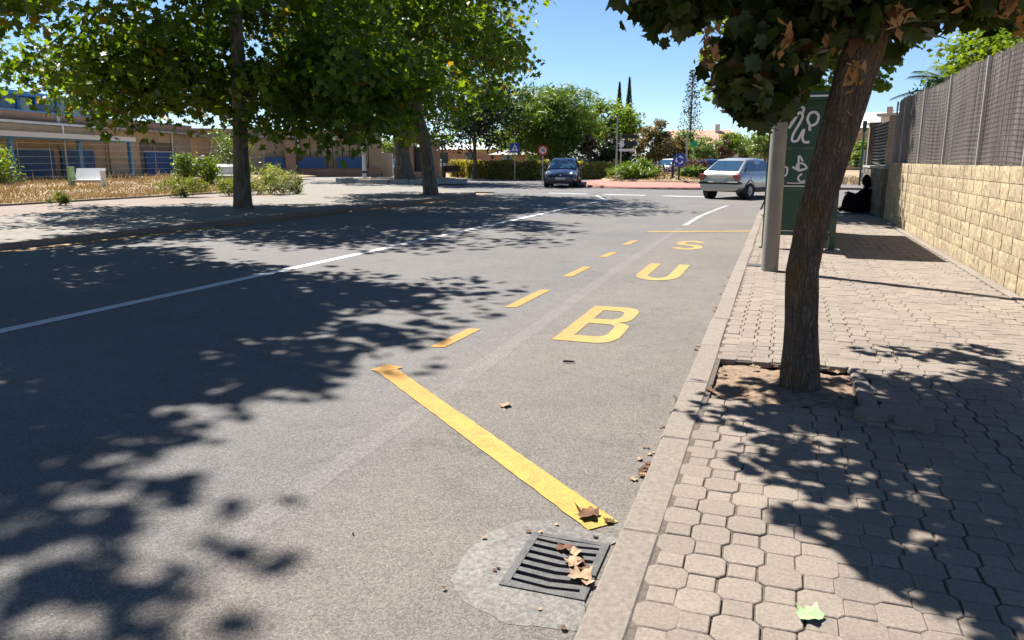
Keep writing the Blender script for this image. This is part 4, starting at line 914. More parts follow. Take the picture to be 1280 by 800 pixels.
# wire fence in front of the school
wf = thing('wire_fence', 'thin wire fence running in front of the brick building', 'fence')
A = px(-70, 31); B = px(330, 52); wf.location = A; wf.rotation_euler = (0, 0, math.atan2((B - A).y, (B - A).x)); LL = (B - A).length
for k in range(14): MB().tube([(LL * k / 13, 0, 0), (LL * k / 13, 0, 2.2)], .014, 6).obj('post', MT['galv'], wf)
for k in range(7): MB().tube([(0, 0, .35 + k * .3), (LL, 0, .35 + k * .3)], .0035, 4, sm=False).obj('wire', MT['galv'], wf)
bn = thing('white_bench', 'white panel bench with a green end in front of the canopy', 'bench', px(107, 34)); bn.rotation_euler = (0, 0, R(28))
MB().box(-.6, .6, -.2, .2, .5, .56).obj('seat', MT['white_enamel'], bn)
MB().box(-.6, .6, -.03, .03, -.1, .62, M=Matrix.Translation((0, .2, .52)) @ Matrix.Rotation(R(-35), 4, 'X')).obj('backrest', MT['white_enamel'], bn); MB().box(-.72, -.61, -.25, .3, 0, 1.12).obj('end_panel', MT['leafpale'], bn); MB().box(.61, .66, -.25, .3, 0, .95).obj('end_panel', MT['white_enamel'], bn)
def S(x, D, z=0): p = px(x, D); return (p.x, p.y, z)
shrub('oleander', 'glossy green oleander shrub beside the building', S(232, 36, .2), (.55, .55, .85), 1500, .15, MT['leaf_bush'], 310)
shrub('oleander', 'dark leaved shrub right of the oleander', S(256, 37, .2), (.6, .6, .75), 1200, .15, MT['leaf_plane'], 311)
shrub('garden_bush', 'grey green bush behind the nearest plane trunk', S(290, 40, .2), (1.0, 1.0, 1.5), 1800, .16, MT['leaf_bush'], 312)
shrub('garden_bush', 'green bush cut by the left picture edge', S(-4, 33, .3), (.7, .7, .8), 1200, .15, MT['leaf_lime'], 313)
tag(MB().box(-.9, .9, -.3, .3, 0, .45, b=.05).obj('stone_bench', MT['concrete'], None, S(275, 38, .25)), 'low pale stone seat among the shrubs', 'seat')
tag(MB().box(-.45, .45, -.3, .3, 0, .5, b=.12).obj('white_planter', MT['white_enamel'], None, S(281, 38.5, .7)), 'small white planter on the low stone seat', 'planter')
# overhead wires at the upper left
wr = thing('overhead_wires', 'two thin overhead wires crossing the sky at the upper left', 'wires')
for (a, b) in (((-60, 40, 120), (64, 60, 92)), ((-60, 40, 112), (70, 60, 80))):
    A = px(a[0], a[1]); A.z = hz(a[2], a[1]); B = px(b[0] + 200, b[1]); B.z = hz(b[2] - 60, b[1])
    MB().tube([A.lerp(B, k / 12) - Vector((0, 0, 1.2 * math.sin(math.pi * k / 12))) for k in range(13)], .018, 4).obj('wire', MT['dark'], wr)

# plaza furniture
pl = thing('stone_plinth', 'low stone edged bed around the thick old trunk', 'planter', S(500, 46.5, .1))
rg = random.Random(3)
for k in range(22):
    a0, a1 = 2 * math.pi * k / 22, 2 * math.pi * (k + .95) / 22; rr0 = lambda a, s: (s * 4.2 * math.cos(a), s * 2.6 * math.sin(a)); h = rg.uniform(.16, .24)
    MB().poly([rr0(a0, 1), rr0(a1, 1), rr0(a1, .9), rr0(a0, .9)], -.05, h).obj('edging_stone', MT['concrete'], pl)
MB().poly([(3.78 * math.cos(2 * math.pi * k / 30), 2.33 * math.sin(2 * math.pi * k / 30)) for k in range(30)], -.05, .12).obj('earth', MT['soil'], pl)
mb = thing('metal_bench', 'thin dark metal bench near the white lamp pole', 'bench', S(468, 52, .1), R(20))
for k in range(5): MB().box(-.5, .5, -.24 + k * .1, -.17 + k * .1, .44, .465).obj('slat', MT['dark'], mb)
MB().tube([(-.5, .2, .44), (-.56, .28, 1.05)], .025, 6).obj('back_support', MT['dark'], mb)
for (x, y) in ((-.48, -.2), (.48, -.2), (-.48, .2), (.48, .2)): MB().tube([(x, y, .44), (x, y, 0)], .022, 6).obj('leg', MT['dark'], mb)
for s in (-1, 1): MB().tube([(s * .5, -.24, .45), (s * .5, -.24, .68), (s * .5, .22, .7)], .02, 6).obj('armrest', MT['dark'], mb)
lp2 = thing('white_lamp_pole', 'white lamp pole with a dark band in front of the brick wing', 'lamp post', S(455, 53, .1))
MB().tube([(0, 0, 0), (0, 0, 6)], [.13, .08], 12).obj('pole', MT['roof_metal'], lp2); MB().tube([(0, 0, .42), (0, 0, .56)], .14, 12).obj('band', MT['dark'], lp2); MB().lathe([(0, 6), (.25, 6.02), (.28, 6.2), (.1, 6.45), (0, 6.5)], 14).obj('lamp_head', MT['roof_metal'], lp2)
gp = thing('brick_gate', 'brick pillar and dark gate beside the thick trunk', 'gate', S(520, 61), R(8))
MB().box(-.6, -.1, -.3, .3, 0, 3.2).obj('pillar', MT['brick'], gp); MB().box(1.05, 1.9, -.3, .3, 0, 3.0).obj('pillar', MT['brick'], gp); MB().box(-.09, 1.04, -.05, .05, .05, 2.4).obj('gate_leaf', MT['dark'], gp); MB().box(-.7, 2.0, -.4, .35, 0, .5).obj('base', MT['brick'], gp)
tag(MB().box(-.9, .9, -.05, .05, 0, 2.0).obj('hoarding', MT['white_enamel'], None, S(479, 66)), 'white hoarding panel at the end of the brick wing', 'panel')
gpost = thing('green_post', 'slim dark green post right of the kinked plane trunk', 'post', S(553, 50, .0)); MB().tube([(0, 0, 0), (0, 0, 2.8)], .06, 8).obj('pole', MT['green'], gpost); MB().lathe([(.09, 0), (.09, .3), (.06, .32)], 10).obj('base', MT['green'], gpost)
wb = thing('wooden_bench', 'dark bench seat left of the clipped hedge', 'bench', S(561, 64), R(15)); MB().box(-.9, .9, -.25, .25, .42, .5).obj('seat', MT['dark'], wb); MB().box(-.9, .9, .25, .31, .5, .95).obj('backrest', MT['dark'], wb)
for s in (-.7, .7): MB().box(s - .05, s + .05, -.2, .2, 0, .42).obj('leg', MT['dark'], wb)
# hedges
def hedge(label, xa, Da, xb, Db, w, h, n, seed):
    A = px(xa, Da); B = px(xb, Db); d = B - A; L = d.length; r = np.random.default_rng(seed)
    t = thing('hedge', label, 'hedge', A, math.atan2(d.y, d.x), 'clipped hedges across the junction')
    face = r.random(n); X = r.random(n) * L; top = face < .35; fr = (face >= .35) & (face < .85)
    Yv = np.where(top, r.uniform(-w / 2, w / 2, n), np.where(fr, -w / 2, w / 2)) + r.normal(0, .05, n); Z = np.where(top, h, r.random(n) * h) + r.normal(0, .05, n) + .06 * np.sin(X * 2.1)
    en = r.random(n) < .06; X = np.where(en, np.where(r.random(n) < .5, 0, L), X); Yv = np.where(en, r.uniform(-w / 2, w / 2, n), Yv)
    link('foliage', leaves('foliage', np.stack([X, Yv, np.maximum(Z, .02)], 1), r.uniform(.09, .2, n), OVAL, r, .2), MT['leaf_hedge'], t)
    MB().box(.1, L - .1, -w / 2 + .12, w / 2 - .12, 0, h - .12).obj('twigs', MT['leaf_dark'], t)
hedge('long clipped hedge left of the navy car', 588, 60, 682, 55, 1.0, 1.25, 9000, 401)
hedge('short clipped hedge right of the navy car', 712, 56, 764, 60, 1.0, 1.15, 5000, 402)
hedge('shaded hedge end beside the dark bench', 568, 66, 590, 64, 1.0, 1.3, 2500, 403)
# roundabout
C0 = px(858, 43.5)
rbi = tag(link('roundabout_island', MB().lathe([(6.6, -.02), (6.6, .1), (6.45, .12), (4.7, .3), (4.65, .3)], 56).mesh('roundabout_island'), MT['red_brick_ring'], None, C0), kind='structure')
rbm = tag(link('roundabout_bed', MB().lathe([(4.7, .28), (4.68, .36), (4.4, .42), (3, .55), (1.5, .62), (0, .64)], 48).mesh('roundabout_bed'), MT['dirt'], None, C0), kind='structure')
r = np.random.default_rng(41); n = 5000; q = np.sqrt(r.random(n)) * 4.55; a = r.uniform(0, 6.283, n)
gcm = leaves('ground_cover', np.stack([C0.x + q * np.cos(a), C0.y + q * np.sin(a), .66 - .012 * q * q + r.normal(0, .03, n)], 1), r.uniform(.1, .22, n), OVAL, r, .8)
tag(link('ground_cover', gcm, MT['leaf_brown']), 'olive ground cover plants on the roundabout bed', 'ground cover', kind='stuff')
shrub('juniper', 'spreading bright juniper at the left end of the roundabout', S(793, 41.5, .35), (1.2, 1.0, .55), 2600, .3, MT['leaf_pine'], 320, NEEDLE, flat=.6)
shrub('juniper', 'dark spreading shrub on the roundabout near the silver car', S(868, 41, .35), (.8, .8, .38), 1600, .2, MT['leaf_bush'], 321, OVAL, flat=.6)
shrub('purple_shrub', 'low reddish shrub behind the roundabout signs', S(872, 52, .0), (1.6, .9, .7), 1600, .2, MT['leaf_purple'], 322)
shrub('purple_shrub', 'low pinkish shrub left of the white parked car', S(817, 52, .0), (1.0, .8, .6), 1200, .2, MT['leaf_purple'], 323)
# signs
def disc(r_, n=28): return [(r_ * math.cos(2 * math.pi * k / n), r_ * math.sin(2 * math.pi * k / n)) for k in range(n)]
def plate(name, pts, m, parent, z, y0, y1):
    """upright plate from an x,z outline facing -y"""
    n = len(pts); v = [(p[0], y0, z + p[1]) for p in pts] + [(p[0], y1, z + p[1]) for p in pts]
    f = [tuple(range(n)), tuple(range(n, 2 * n))[::-1]] + [(i, n + i, n + (i + 1) % n, (i + 1) % n) for i in range(n)]
    return link(name, mesh_py(name, v, f), MT[m], parent)
def sign_root(name, label, x, D, zb=0, turn=0):
    p = px(x, D); a = math.atan2(p.x, p.y); return thing(name, label, 'sign', (p.x, p.y, zb), -a + turn)
sg = sign_root('crossing_sign', 'blue square pedestrian crossing sign in front of the hedge', 643.5, 53)
zc = hz(185, 53); MB().tube([(0, .05, 0), (0, .05, zc + .3)], .035, 8).obj('post', MT['galv'], sg)
plate('panel', [(-.32, -.32), (.32, -.32), (.32, .32), (-.32, .32)], 'sign_blue', sg, zc, -.01, .01); plate('triangle', [(-.24, -.2), (.24, -.2), (0, .24)], 'sign_white', sg, zc, -.014, -.0105)
plate('figure', [(-.03, -.02), (-.09, -.17), (-.05, -.17), (0, -.06), (.06, -.17), (.1, -.17), (.03, 0), (.07, .03), (.0, .1), (-.06, .03)], 'dark', sg, zc, -.018, -.0145)
sg = sign_root('speed_limit_sign', 'round red rimmed 40 speed limit sign behind the navy car', 678.5, 50)
zc = hz(188, 50); MB().tube([(0, .05, 0), (0, .05, zc + .25)], .035, 8).obj('post', MT['galv'], sg)
plate('rim', disc(.33), 'sign_red', sg, zc, -.01, .01); plate('face', disc(.215), 'sign_white', sg, zc, -.014, -.0105)
plate('number', [(-.13, -.02), (-.05, -.02), (-.05, -.1), (-.015, -.1), (-.015, .12), (-.05, .12), (-.13, .01)], 'dark', sg, zc, -.018, -.0145)
no = plate('number', [(.02, -.1), (.13, -.1), (.13, .12), (.02, .12)], 'dark', sg, zc, -.018, -.0145); plate('counter', [(.055, -.06), (.095, -.06), (.095, .08), (.055, .08)], 'sign_white', no, zc, -.0215, -.0185)
sg = sign_root('roundabout_sign', 'round blue roundabout sign standing on the island', 849.5, 39.2, .28)
zc = hz(200, 39.2) - .28; MB().tube([(0, .06, 0), (0, .06, zc + .2)], .05, 8).obj('post', MT['dark'], sg); plate('face', disc(.33), 'sign_blue', sg, zc, -.01, .01)
for k in range(3):
    a = R(120 * k + 20); q = [(.2 * math.cos(a + R(t)), .2 * math.sin(a + R(t))) for t in range(0, 66, 11)]; qi = [(.14 * math.cos(a + R(t)), .14 * math.sin(a + R(t))) for t in range(55, -1, -11)]
    tip = [(.1 * math.cos(a + R(58)), .1 * math.sin(a + R(58))), (.17 * math.cos(a + R(92)), .17 * math.sin(a + R(92))), (.24 * math.cos(a + R(58)), .24 * math.sin(a + R(58)))]
    plate('arrow', q[:-1] + tip[::-1] + qi[1:], 'sign_white', sg, zc, -.014, -.0105)
bp_ = sign_root('marker_post', 'short black post just left of the round blue sign', 841.5, 40, .3); bp_['category'] = 'post'
MB().tube([(0, 0, 0), (0, 0, 1.05)], .06, 10).obj('shaft', MT['dark'], bp_); MB().lathe([(.062, .75), (.064, .75), (.064, .85), (.062, .85)], 10).obj('band', MT['black'], bp_)
sg = sign_root('direction_sign', 'direction sign post with dark and white arrow panels', 776, 46)
MB().tube([(0, .05, 0), (0, .05, hz(166, 46))], .04, 8).obj('post', MT['galv'], sg)
for y0_, y1_, xa, xb, m_ in ((168.5, 173, 0, .95, 'dark'), (176.5, 182.5, .25, .95, 'dark'), (176.5, 184, -.1, .2, 'sign_white'), (186, 189.2, -.12, .88, 'sign_white')):
    zt, zb = hz(y0_, 46), hz(y1_, 46); plate('panel', [(xa, zb), (xb - .08, zb), (xb, (zb + zt) / 2), (xb - .08, zt), (xa, zt)], m_, sg, 0, -.015, .012)
lp3 = thing('steel_pole', 'tall thin steel pole left of the direction signs', 'pole', S(770.5, 47)); MB().tube([(0, 0, 0), (0, 0, hz(146, 47))], [.06, .04], 10).obj('shaft', MT['galv'], lp3); MB().box(-.1, .1, -.1, .1, 0, .03).obj('base_plate', MT['galv'], lp3)
lp4 = thing('steel_pole', 'grey pole below the slender poplar behind the roundabout', 'pole', S(858, 58)); MB().tube([(0, 0, 0), (0, 0, hz(160, 58))], [.08, .05], 10).obj('shaft', MT['galv'], lp4); MB().box(-.13, .13, -.13, .13, 0, .03).obj('base_plate', MT['galv'], lp4)
sg = sign_root('green_sign', 'small round green sign among the trees left of the silver car', 866.5, 60); zc = hz(180, 60); MB().tube([(0, .05, 0), (0, .05, zc)], .04, 8).obj('post', MT['galv'], sg); plate('face', disc(.26), 'sign_green', sg, zc, -.01, .01)
# yard fences and houses behind
def board_fence(name, label, xa, Da, xb, Db, h, m, n):
    A = px(xa, Da); B = px(xb, Db); d = B - A; L = d.length; t = thing(name, label, 'fence', A, math.atan2(d.y, d.x)); w = L / n
    for k in range(n): MB().box(k * w + .02, (k + 1) * w - .02, -.02, .02, .05, h).obj('board', MT[m], t)
    MB().box(0, L, .022, .06, h * .75, h * .75 + .08).obj('rail', MT[m], t)
board_fence('board_fence', 'grey board fence behind the short hedge', 722, 66, 800, 68, 1.75, 'grey_sheet', 14)
board_fence('sheet_fence', 'green sheet fence behind the white parked car', 800, 68, 838, 68, 1.75, 'green_sheet', 7)
board_fence('board_fence', 'weathered fence behind the reddish shrubs', 838, 70, 912, 76, 1.5, 'brick_tan', 12)
def house(name, label, x, D, w, dpt, zw, zr, wall_m, roof_m, turn=0, nwin=3):
    t = thing(name, label, 'building', px(x, D), turn)
    MB().box(-w / 2, w / 2, 0, dpt, 0, zw).obj('wall', MT[wall_m], t)
    rf = MB(); e = .5; rf.add([(-w / 2 - e, -e, zw), (w / 2 + e, -e, zw), (w / 2 + e, dpt + e, zw), (-w / 2 - e, dpt + e, zw), (-w / 2 + 1, dpt / 2, zr), (w / 2 - 1, dpt / 2, zr)], [(0, 1, 5, 4), (1, 2, 5), (2, 3, 4, 5), (3, 0, 4), (0, 3, 2, 1)]); ro = rf.obj('roof', MT[roof_m], t)
    MB().box(w * .2, w * .2 + .6, dpt * .4, dpt * .4 + .6, zw + .3, zr + .7).obj('chimney', MT[wall_m], ro)
    for k in range(nwin):
        c = -w / 2 + w * (k + .5) / nwin; wi = MB().box(c - .5, c + .5, -.03, -.004, zw * .4, zw * .4 + 1.2).obj('window', MT['window'], t); MB().box(c - .6, c + .6, -.1, -.032, zw * .4 - .1, zw * .4 - .02).obj('sill', MT['concrete'], wi)
house('tiled_house', 'house with brownish tiled roof under the slender poplar', 872, 100, 10, 8, 3.2, hz(163, 104), 'render_wall', 'roof_tile', R(5))
house('tiled_house', 'house with pink orange roof beyond the silver car', 918, 115, 6, 7, 2.4, hz(184, 118), 'render_wall', 'roof_tile', R(-20))
house('low_house', 'low orange walled house behind the long hedge', 650, 74, 5, 5, 1.9, 2.4, 'brick', 'concrete', R(15), 2)
house('low_house', 'pale roofed house behind the kinked plane crown', 603, 90, 12, 7, 2.6, 3.4, 'brick', 'roof_metal', R(15), 4)
house('brick_block', 'red brick building rising beyond the stone gate wall', 1075, 112, 9, 8, hz(160, 112), hz(142, 116), 'brick', 'roof_metal', R(-28), 3)
t = thing('white_block', 'white flat roofed house high behind the brushwood fence', 'building', px(1150, 75), R(-25))
MB().box(-4, 3, 0, 6, 0, 5.6).obj('wall', MT['render_wall'], t); MB().box(-4.3, 3.3, -.4, 6.3, 5.601, 5.9).obj('roof', MT['concrete'], t)
for k in range(3): MB().box(-3 + k * 2, -2 + k * 2, -.04, -.004, 4, 5.1).obj('window', MT['window'], t)
# across the side street on the right
tag(MB().poly([(2, 40), (60, 36), (60, 37), (2, 41.2)], -.02, .12).obj('far_pavement', MT['tiles_left']), kind='structure')
t = thing('green_lamp_post', 'thin green lamp post beyond the side street', 'lamp post', S(1077, 40, .1)); MB().tube([(0, 0, 0), (0, 0, 3.1)], .055, 10).obj('pole', MT['green'], t); MB().box(-.09, .09, -.12, .12, 2.7, 3.25).obj('lamp_head', MT['green2'], t)
cf = thing('mesh_fence', 'wire mesh fence beyond the side street', 'fence', S(1030, 44, .05)); B = px(1130, 44); cf.rotation_euler = (0, 0, math.atan2(B.y - cf.location.y, B.x - cf.location.x)); LL = (B - cf.location).length
for k in range(5): MB().tube([(LL * k / 4, 0, 0), (LL * k / 4, 0, 1.9)], .03, 6).obj('post', MT['galv'], cf)
for k in range(10): MB().tube([(0, 0, .15 + k * .19), (LL, 0, .15 + k * .19)], .006, 4, sm=False).obj('wire', MT['galv'], cf)
n = 5000; r = np.random.default_rng(77); A = px(1030, 46); xx = A.x + r.uniform(-2, 14, n); yy = A.y + r.uniform(-1, 12, n); v, f = blades(xx, yy, np.full(n, -.05), r.uniform(.15, .5, n), r.uniform(.02, .04, n), 78, .8)
tag(link('dry_grass', mesh_np('dry_grass', v, f), MT['hay']), 'dry grass beyond the side street', 'grass', kind='stuff')

# ------------------------------------------------------------------ cars
def car(name, label, loc, rz, body_m, P, group=None):
    """x forward, y left; P holds the profile"""
    t = thing(name, label, 'car', loc, rz, group); W = P['w'] / 2
    st = P['stations']          # (x, z_low, z_top, half width factor)
    rows = []
    for x, zl, zt, wf_ in st:
        w = W * wf_; h = zt - zl
        half = [(0, zl), (w * .8, zl), (w * .95, zl + h * .12), (w * 1.0, zl + h * .4), (w * .985, zl + h * .72), (w * .93, zl + h * .93), (w * .8, zt), (w * .4, zt + .02), (0, zt + .028)]
        rows.append([(x, -y_, z) for y_, z in half] + [(x, y_, z) for y_, z in half[-2:0:-1]])
    k = len(rows[0]); v = [q for rw_ in rows for q in rw_]; f = []
    for i in range(len(rows) - 1):
        for j in range(k): f.append((i * k + j, i * k + (j + 1) % k, (i + 1) * k + (j + 1) % k, (i + 1) * k + j))
    f += [tuple(range(k)), tuple(range((len(rows) - 1) * k, len(rows) * k))[::-1]]
    me = mesh_py('body', v, f, True); bm = bmesh.new(); bm.from_mesh(me); bmesh.ops.recalc_face_normals(bm, faces=bm.faces[:]); bm.to_mesh(me); bm.free()
    body = link('body', me, MT[body_m], t); sub = body.modifiers.new('round', 'SUBSURF'); sub.levels = 2; sub.render_levels = 2
    # greenhouse
    xa, xb, xc, xd = P['cab']; zb, zr = P['belt'], P['roof']; wb_, wr_ = W * .9, W * .66
    ring = lambda x, w, z: [(x, -w, z), (x, w, z)]
    zf = P.get('zf', zb); zd = P.get('zd', zb)
    cab = [(xa, zf, wb_), (xb, zr - .03, wr_), ((xb + xc) / 2, zr + .02, wr_ * 1.02), (xc, zr - .03, wr_), (xd, zd, wb_ * .96)]
    v = []
    for x, z, w in cab: v += [(x, -w, z), (x, w, z)]
    nb = len(v); v += [(xa, -wb_, zb - .12), (xa, wb_, zb - .12), (xd, -wb_ * .96, zb - .12), (xd, wb_ * .96, zb - .12), (xb, -wb_, zb - .05), (xb, wb_, zb - .05), (xc, -wb_, zb - .05), (xc, wb_, zb - .05)]
    f = [(0, 2, 3, 1), (2, 4, 5, 3), (4, 6, 7, 5), (6, 8, 9, 7)]
    for s in (0, 1): f += [(0 + s, nb + s, nb + 4 + s, 2 + s), (2 + s, nb + 4 + s, nb + 6 + s, 6 + s, 4 + s), (6 + s, nb + 6 + s, nb + 2 + s, 8 + s)]
    f += [(0, 1, nb + 1, nb), (8, nb + 2, nb + 3, 9)]
    me = mesh_py('cabin', v, f); bm = bmesh.new(); bm.from_mesh(me); bmesh.ops.recalc_face_normals(bm, faces=bm.faces[:]); bm.to_mesh(me); bm.free()
    cabin = link('cabin', me, MT[body_m], t); bv = cabin.modifiers.new('round', 'BEVEL'); bv.width = .07; bv.segments = 3; bv.limit_method = 'ANGLE'
    for p_ in me.polygons: p_.use_smooth = True
    def pane(name, corners, off):
        c = [Vector(q) for q in corners]; nn = (c[1] - c[0]).cross(c[-1] - c[0]).normalized(); cen = sum(c, Vector()) / len(c)
        if nn.dot(cen - Vector((0, 0, zb))) < 0: nn = -nn
        front = [q + nn * off for q in c]; back = [q - nn * .01 for q in c]; n = len(c); vv = front + back
        ff = [tuple(range(n)), tuple(range(n, 2 * n))[::-1]] + [(i, n + i, n + (i + 1) % n, (i + 1) % n) for i in range(n)]
        return link(name, mesh_py(name, vv, ff), MT['car_glass'], t)
    L_ = lambda a, b, q: tuple(np.array(a) * (1 - q) + np.array(b) * q)
    def face_pane(name, lo_l, lo_r, hi_l, hi_r, m0, m1, s):
        a = L_(lo_l, hi_l, m0); b = L_(lo_r, hi_r, m0); c = L_(lo_r, hi_r, m1); d = L_(lo_l, hi_l, m1)
        return pane(name, [L_(a, b, s), L_(b, a, s), L_(c, d, s), L_(d, c, s)], .012)
    face_pane('windscreen', (xa, -wb_, zf), (xa, wb_, zf), (xb, -wr_, zr - .03), (xb, wr_, zr - .03), .06, .9, .06)
    face_pane('rear_window', (xd, -wb_ * .96, zd), (xd, wb_ * .96, zd), (xc, -wr_, zr - .03), (xc, wr_, zr - .03), .1, .88, .07)
    for s in (-1, 1):
        ed = lambda x, q: (x, s * (wb_ * (1 - q) + wr_ * q), (zb - .03) * (1 - q) + (zr - .02) * q)
        xm_ = (xb + xc) / 2 - .05
        lo, hi = .14, .84
        fx = lambda xlo, xhi, q: xlo * (1 - q) + xhi * q
        pane('side_window', [ed(fx(xa, xb, lo) - .12, lo), ed(xm_ + .05, lo), ed(xm_ + .05, hi), ed(fx(xa, xb, hi) - .08, hi)], .014)
        pane('side_window', [ed(xm_ - .03, lo), ed(fx(xd, xc, lo) + .28, lo), ed(fx(xd, xc, hi) + .12, hi), ed(xm_ - .03, hi)], .014)
        # mirror, wheels, arches, lights, handles
        MB().box(-.09, .06, -.1, .1, -.07, .07, M=Matrix.Translation((xa - .35, s * (W + .1), zb + .06)), b=.03).obj('mirror', MT['black' if P.get('blackm') else body_m], t)
        for wx in P['axles']:
            Mw = Matrix.Translation((wx, s * (W - .09), P['wr'])) @ Matrix.Rotation(R(90) * -s, 4, 'X'); r0 = P['wr']
            wh = MB().lathe([(r0 * .62, -.1), (r0 * .93, -.1), (r0, -.06), (r0, .06), (r0 * .93, .1), (r0 * .62, .1), (r0 * .6, .07)], 28, Mw).obj('wheel', MT['rubber'], t)
            rm = MB().lathe([(r0 * .62, .085), (r0 * .55, .075), (r0 * .5, .03), (0, .03)], 24, Mw)
            for q in range(7):
                an = 2 * math.pi * q / 7; Ms = Mw @ Matrix.Rotation(an, 4, 'Z'); rm.box(.03, r0 * .58, -.03, .03, .03, .085, Ms)
            rm.lathe([(.07, .03), (.07, .095), (0, .1)], 14, Mw); rm.obj('rim', MT['rim'], wh)
            MB().lathe([(0, -.14), (r0 + .075, -.14), (r0 + .075, .07), (r0 + .04, .0945), (r0 + .02, .06), (0, .02)], 28, Matrix.Translation((0, 0, .03)) @ Mw).obj('wheel_arch', MT['black'], t)
        for hx in (xm_ + .12, xm_ - .75): MB().box(hx, hx + .18, s * W * .985 - .02, s * W * .985 + .02, zb - .2, zb - .165, b=.004).obj('door_handle', MT[body_m], t)
        MB().box(P['axles'][1] + .4, P['axles'][0] - .4, s * W * .99 - .03, s * W * .99 + .012, .34, .4).obj('side_strip', MT['black'], t)
        fx0 = st[0][0]; rx0 = st[-1][0]
        hl = P['head']; b_ = MB(); bm = bmesh.new(); bmesh.ops.create_icosphere(bm, subdivisions=3, radius=1)
        for q in bm.verts: q.co = Vector((q.co.x * .2, q.co.y * hl[3], q.co.z * hl[4]))
        me = bpy.data.meshes.new('headlight'); bm.to_mesh(me); bm.free(); o = link('headlight', me, MT['clear_lens'], t, (hl[0], s * hl[1], hl[2])); o.rotation_euler = (0, .25, -s * .45)
        for p_ in me.polygons: p_.use_smooth = True
        tl = P['tail']; MB().box(-.09, .03, -tl[3], tl[3], -tl[4], tl[4], M=Matrix.Translation((tl[0], s * tl[1], tl[2])) @ Matrix.Rotation(s * .3, 4, 'Z') @ Matrix.Rotation(-.12, 4, 'Y'), b=.03).obj('tail_light', MT['red_lens'], t)
    x0_ = P['front']; x1_ = P['rear']
    MB().box(x0_ - .12, x0_ - .02, -.22, .22, .56, .68, b=.02).obj('grille', MT['black'], t)
    MB().lathe([(0, .0), (.05, 0), (.04, .012), (0, .012)], 14, Matrix.Translation((x0_ - .02, 0, .64)) @ Matrix.Rotation(R(90), 4, 'Y')).obj('badge', MT['chrome'], t)
    MB().box(x0_ - .1, x0_ - .015, -.62, .62, .2, .34, b=.02).obj('lower_intake', MT['black'], t)
    MB().box(x0_ - .04, x0_ + .012, -.26, .26, .42, .53).obj('front_plate', MT['plate'], t)
    MB().box(x1_ - .014, x1_ + .06, -.26, .26, P['rplate'], P['rplate'] + .11).obj('rear_plate', MT['plate'], t)
    MB().box(x1_ - .03, x1_ + .25, -W * .94, W * .94, P['bump'], P['bump'] + .09, b=.02).obj('rear_bumper_strip', MT['black'], t)
    MB().tube([(xc - .1, .3, zr - .02), (xc - .2, .3, zr + .22)], .008, 5).obj('aerial', MT['black'], t)
    return t
HATCH_F = dict(w=1.77, stations=[(2.12, .3, .55, .62), (2.08, .24, .66, .8), (1.85, .2, .78, .95), (1.35, .2, .9, 1.0), (.85, .2, .97, 1.0), (0, .2, 1.0, 1.0), (-1.2, .22, 1.02, 1.0), (-1.8, .24, 1.02, .96), (-2.05, .28, .98, .86), (-2.12, .34, .8, .76)],
    cab=(1.15, .2, -1.25, -1.98), belt=.98, roof=1.5, zf=.95, zd=1.02, axles=(1.32, -1.28), wr=.32, head=(1.86, .62, .72, .22, .1), tail=(-1.98, .66, .86, .13, .12), front=2.13, rear=-2.12, rplate=.62, bump=.5)
HATCH_R = dict(w=1.72, stations=[(2.06, .3, .55, .62), (2.0, .24, .66, .82), (1.8, .2, .76, .95), (1.3, .2, .88, 1.0), (.85, .2, .93, 1.0), (0, .2, .95, 1.0), (-1.2, .24, .97, 1.0), (-1.75, .26, .98, .98), (-1.98, .28, .96, .93), (-2.05, .3, .8, .9), (-2.06, .36, .55, .86)],
    cab=(1.1, .25, -1.15, -1.93), belt=.95, roof=1.45, zf=.92, zd=.96, axles=(1.25, -1.3), wr=.3, head=(1.8, .6, .68, .2, .09), tail=(-1.99, .68, .8, .13, .11), front=2.07, rear=-2.06, rplate=.66, bump=.545)
car('hatchback_car', 'navy hatchback driving towards the viewer past the hedge', (-11.05, 40.3, 0), R(-90 + 11), 'car_navy', HATCH_F)
car('hatchback_car', 'silver hatchback seen from behind turning right at the junction', (-1.25, 30.7, 0), R(90 - 24), 'car_silver', HATCH_R)
p = px(838, 58); car('hatchback_car', 'white parked car half hidden behind the round blue sign', (p.x, p.y, 0), R(-120), 'car_white', HATCH_F)
p = px(540, 64); car('hatchback_car', 'white parked car between the two plane trunks', (p.x, p.y, 0), R(-75), 'car_white', HATCH_F)
p = px(488, 74); car('hatchback_car', 'blue parked car seen behind the thick old trunk', (p.x, p.y, 0), R(-40), 'car_blue', HATCH_F)
p = px(895, 62); car('hatchback_car', 'blue parked car behind the roundabout left of the silver car', (p.x, p.y, 0), R(10), 'car_blue', HATCH_R)

# ------------------------------------------------------------------ person sitting against the wall
per = thing('person', 'person in black hooded clothes sitting on the ground against the wall', 'person', (2.1, 21.75, ZP), R(0))
J = {}; verts = []; rad_ = []; edges = []
def jv(k, co, r_): J[k] = len(verts); verts.append(co); rad_.append(r_)
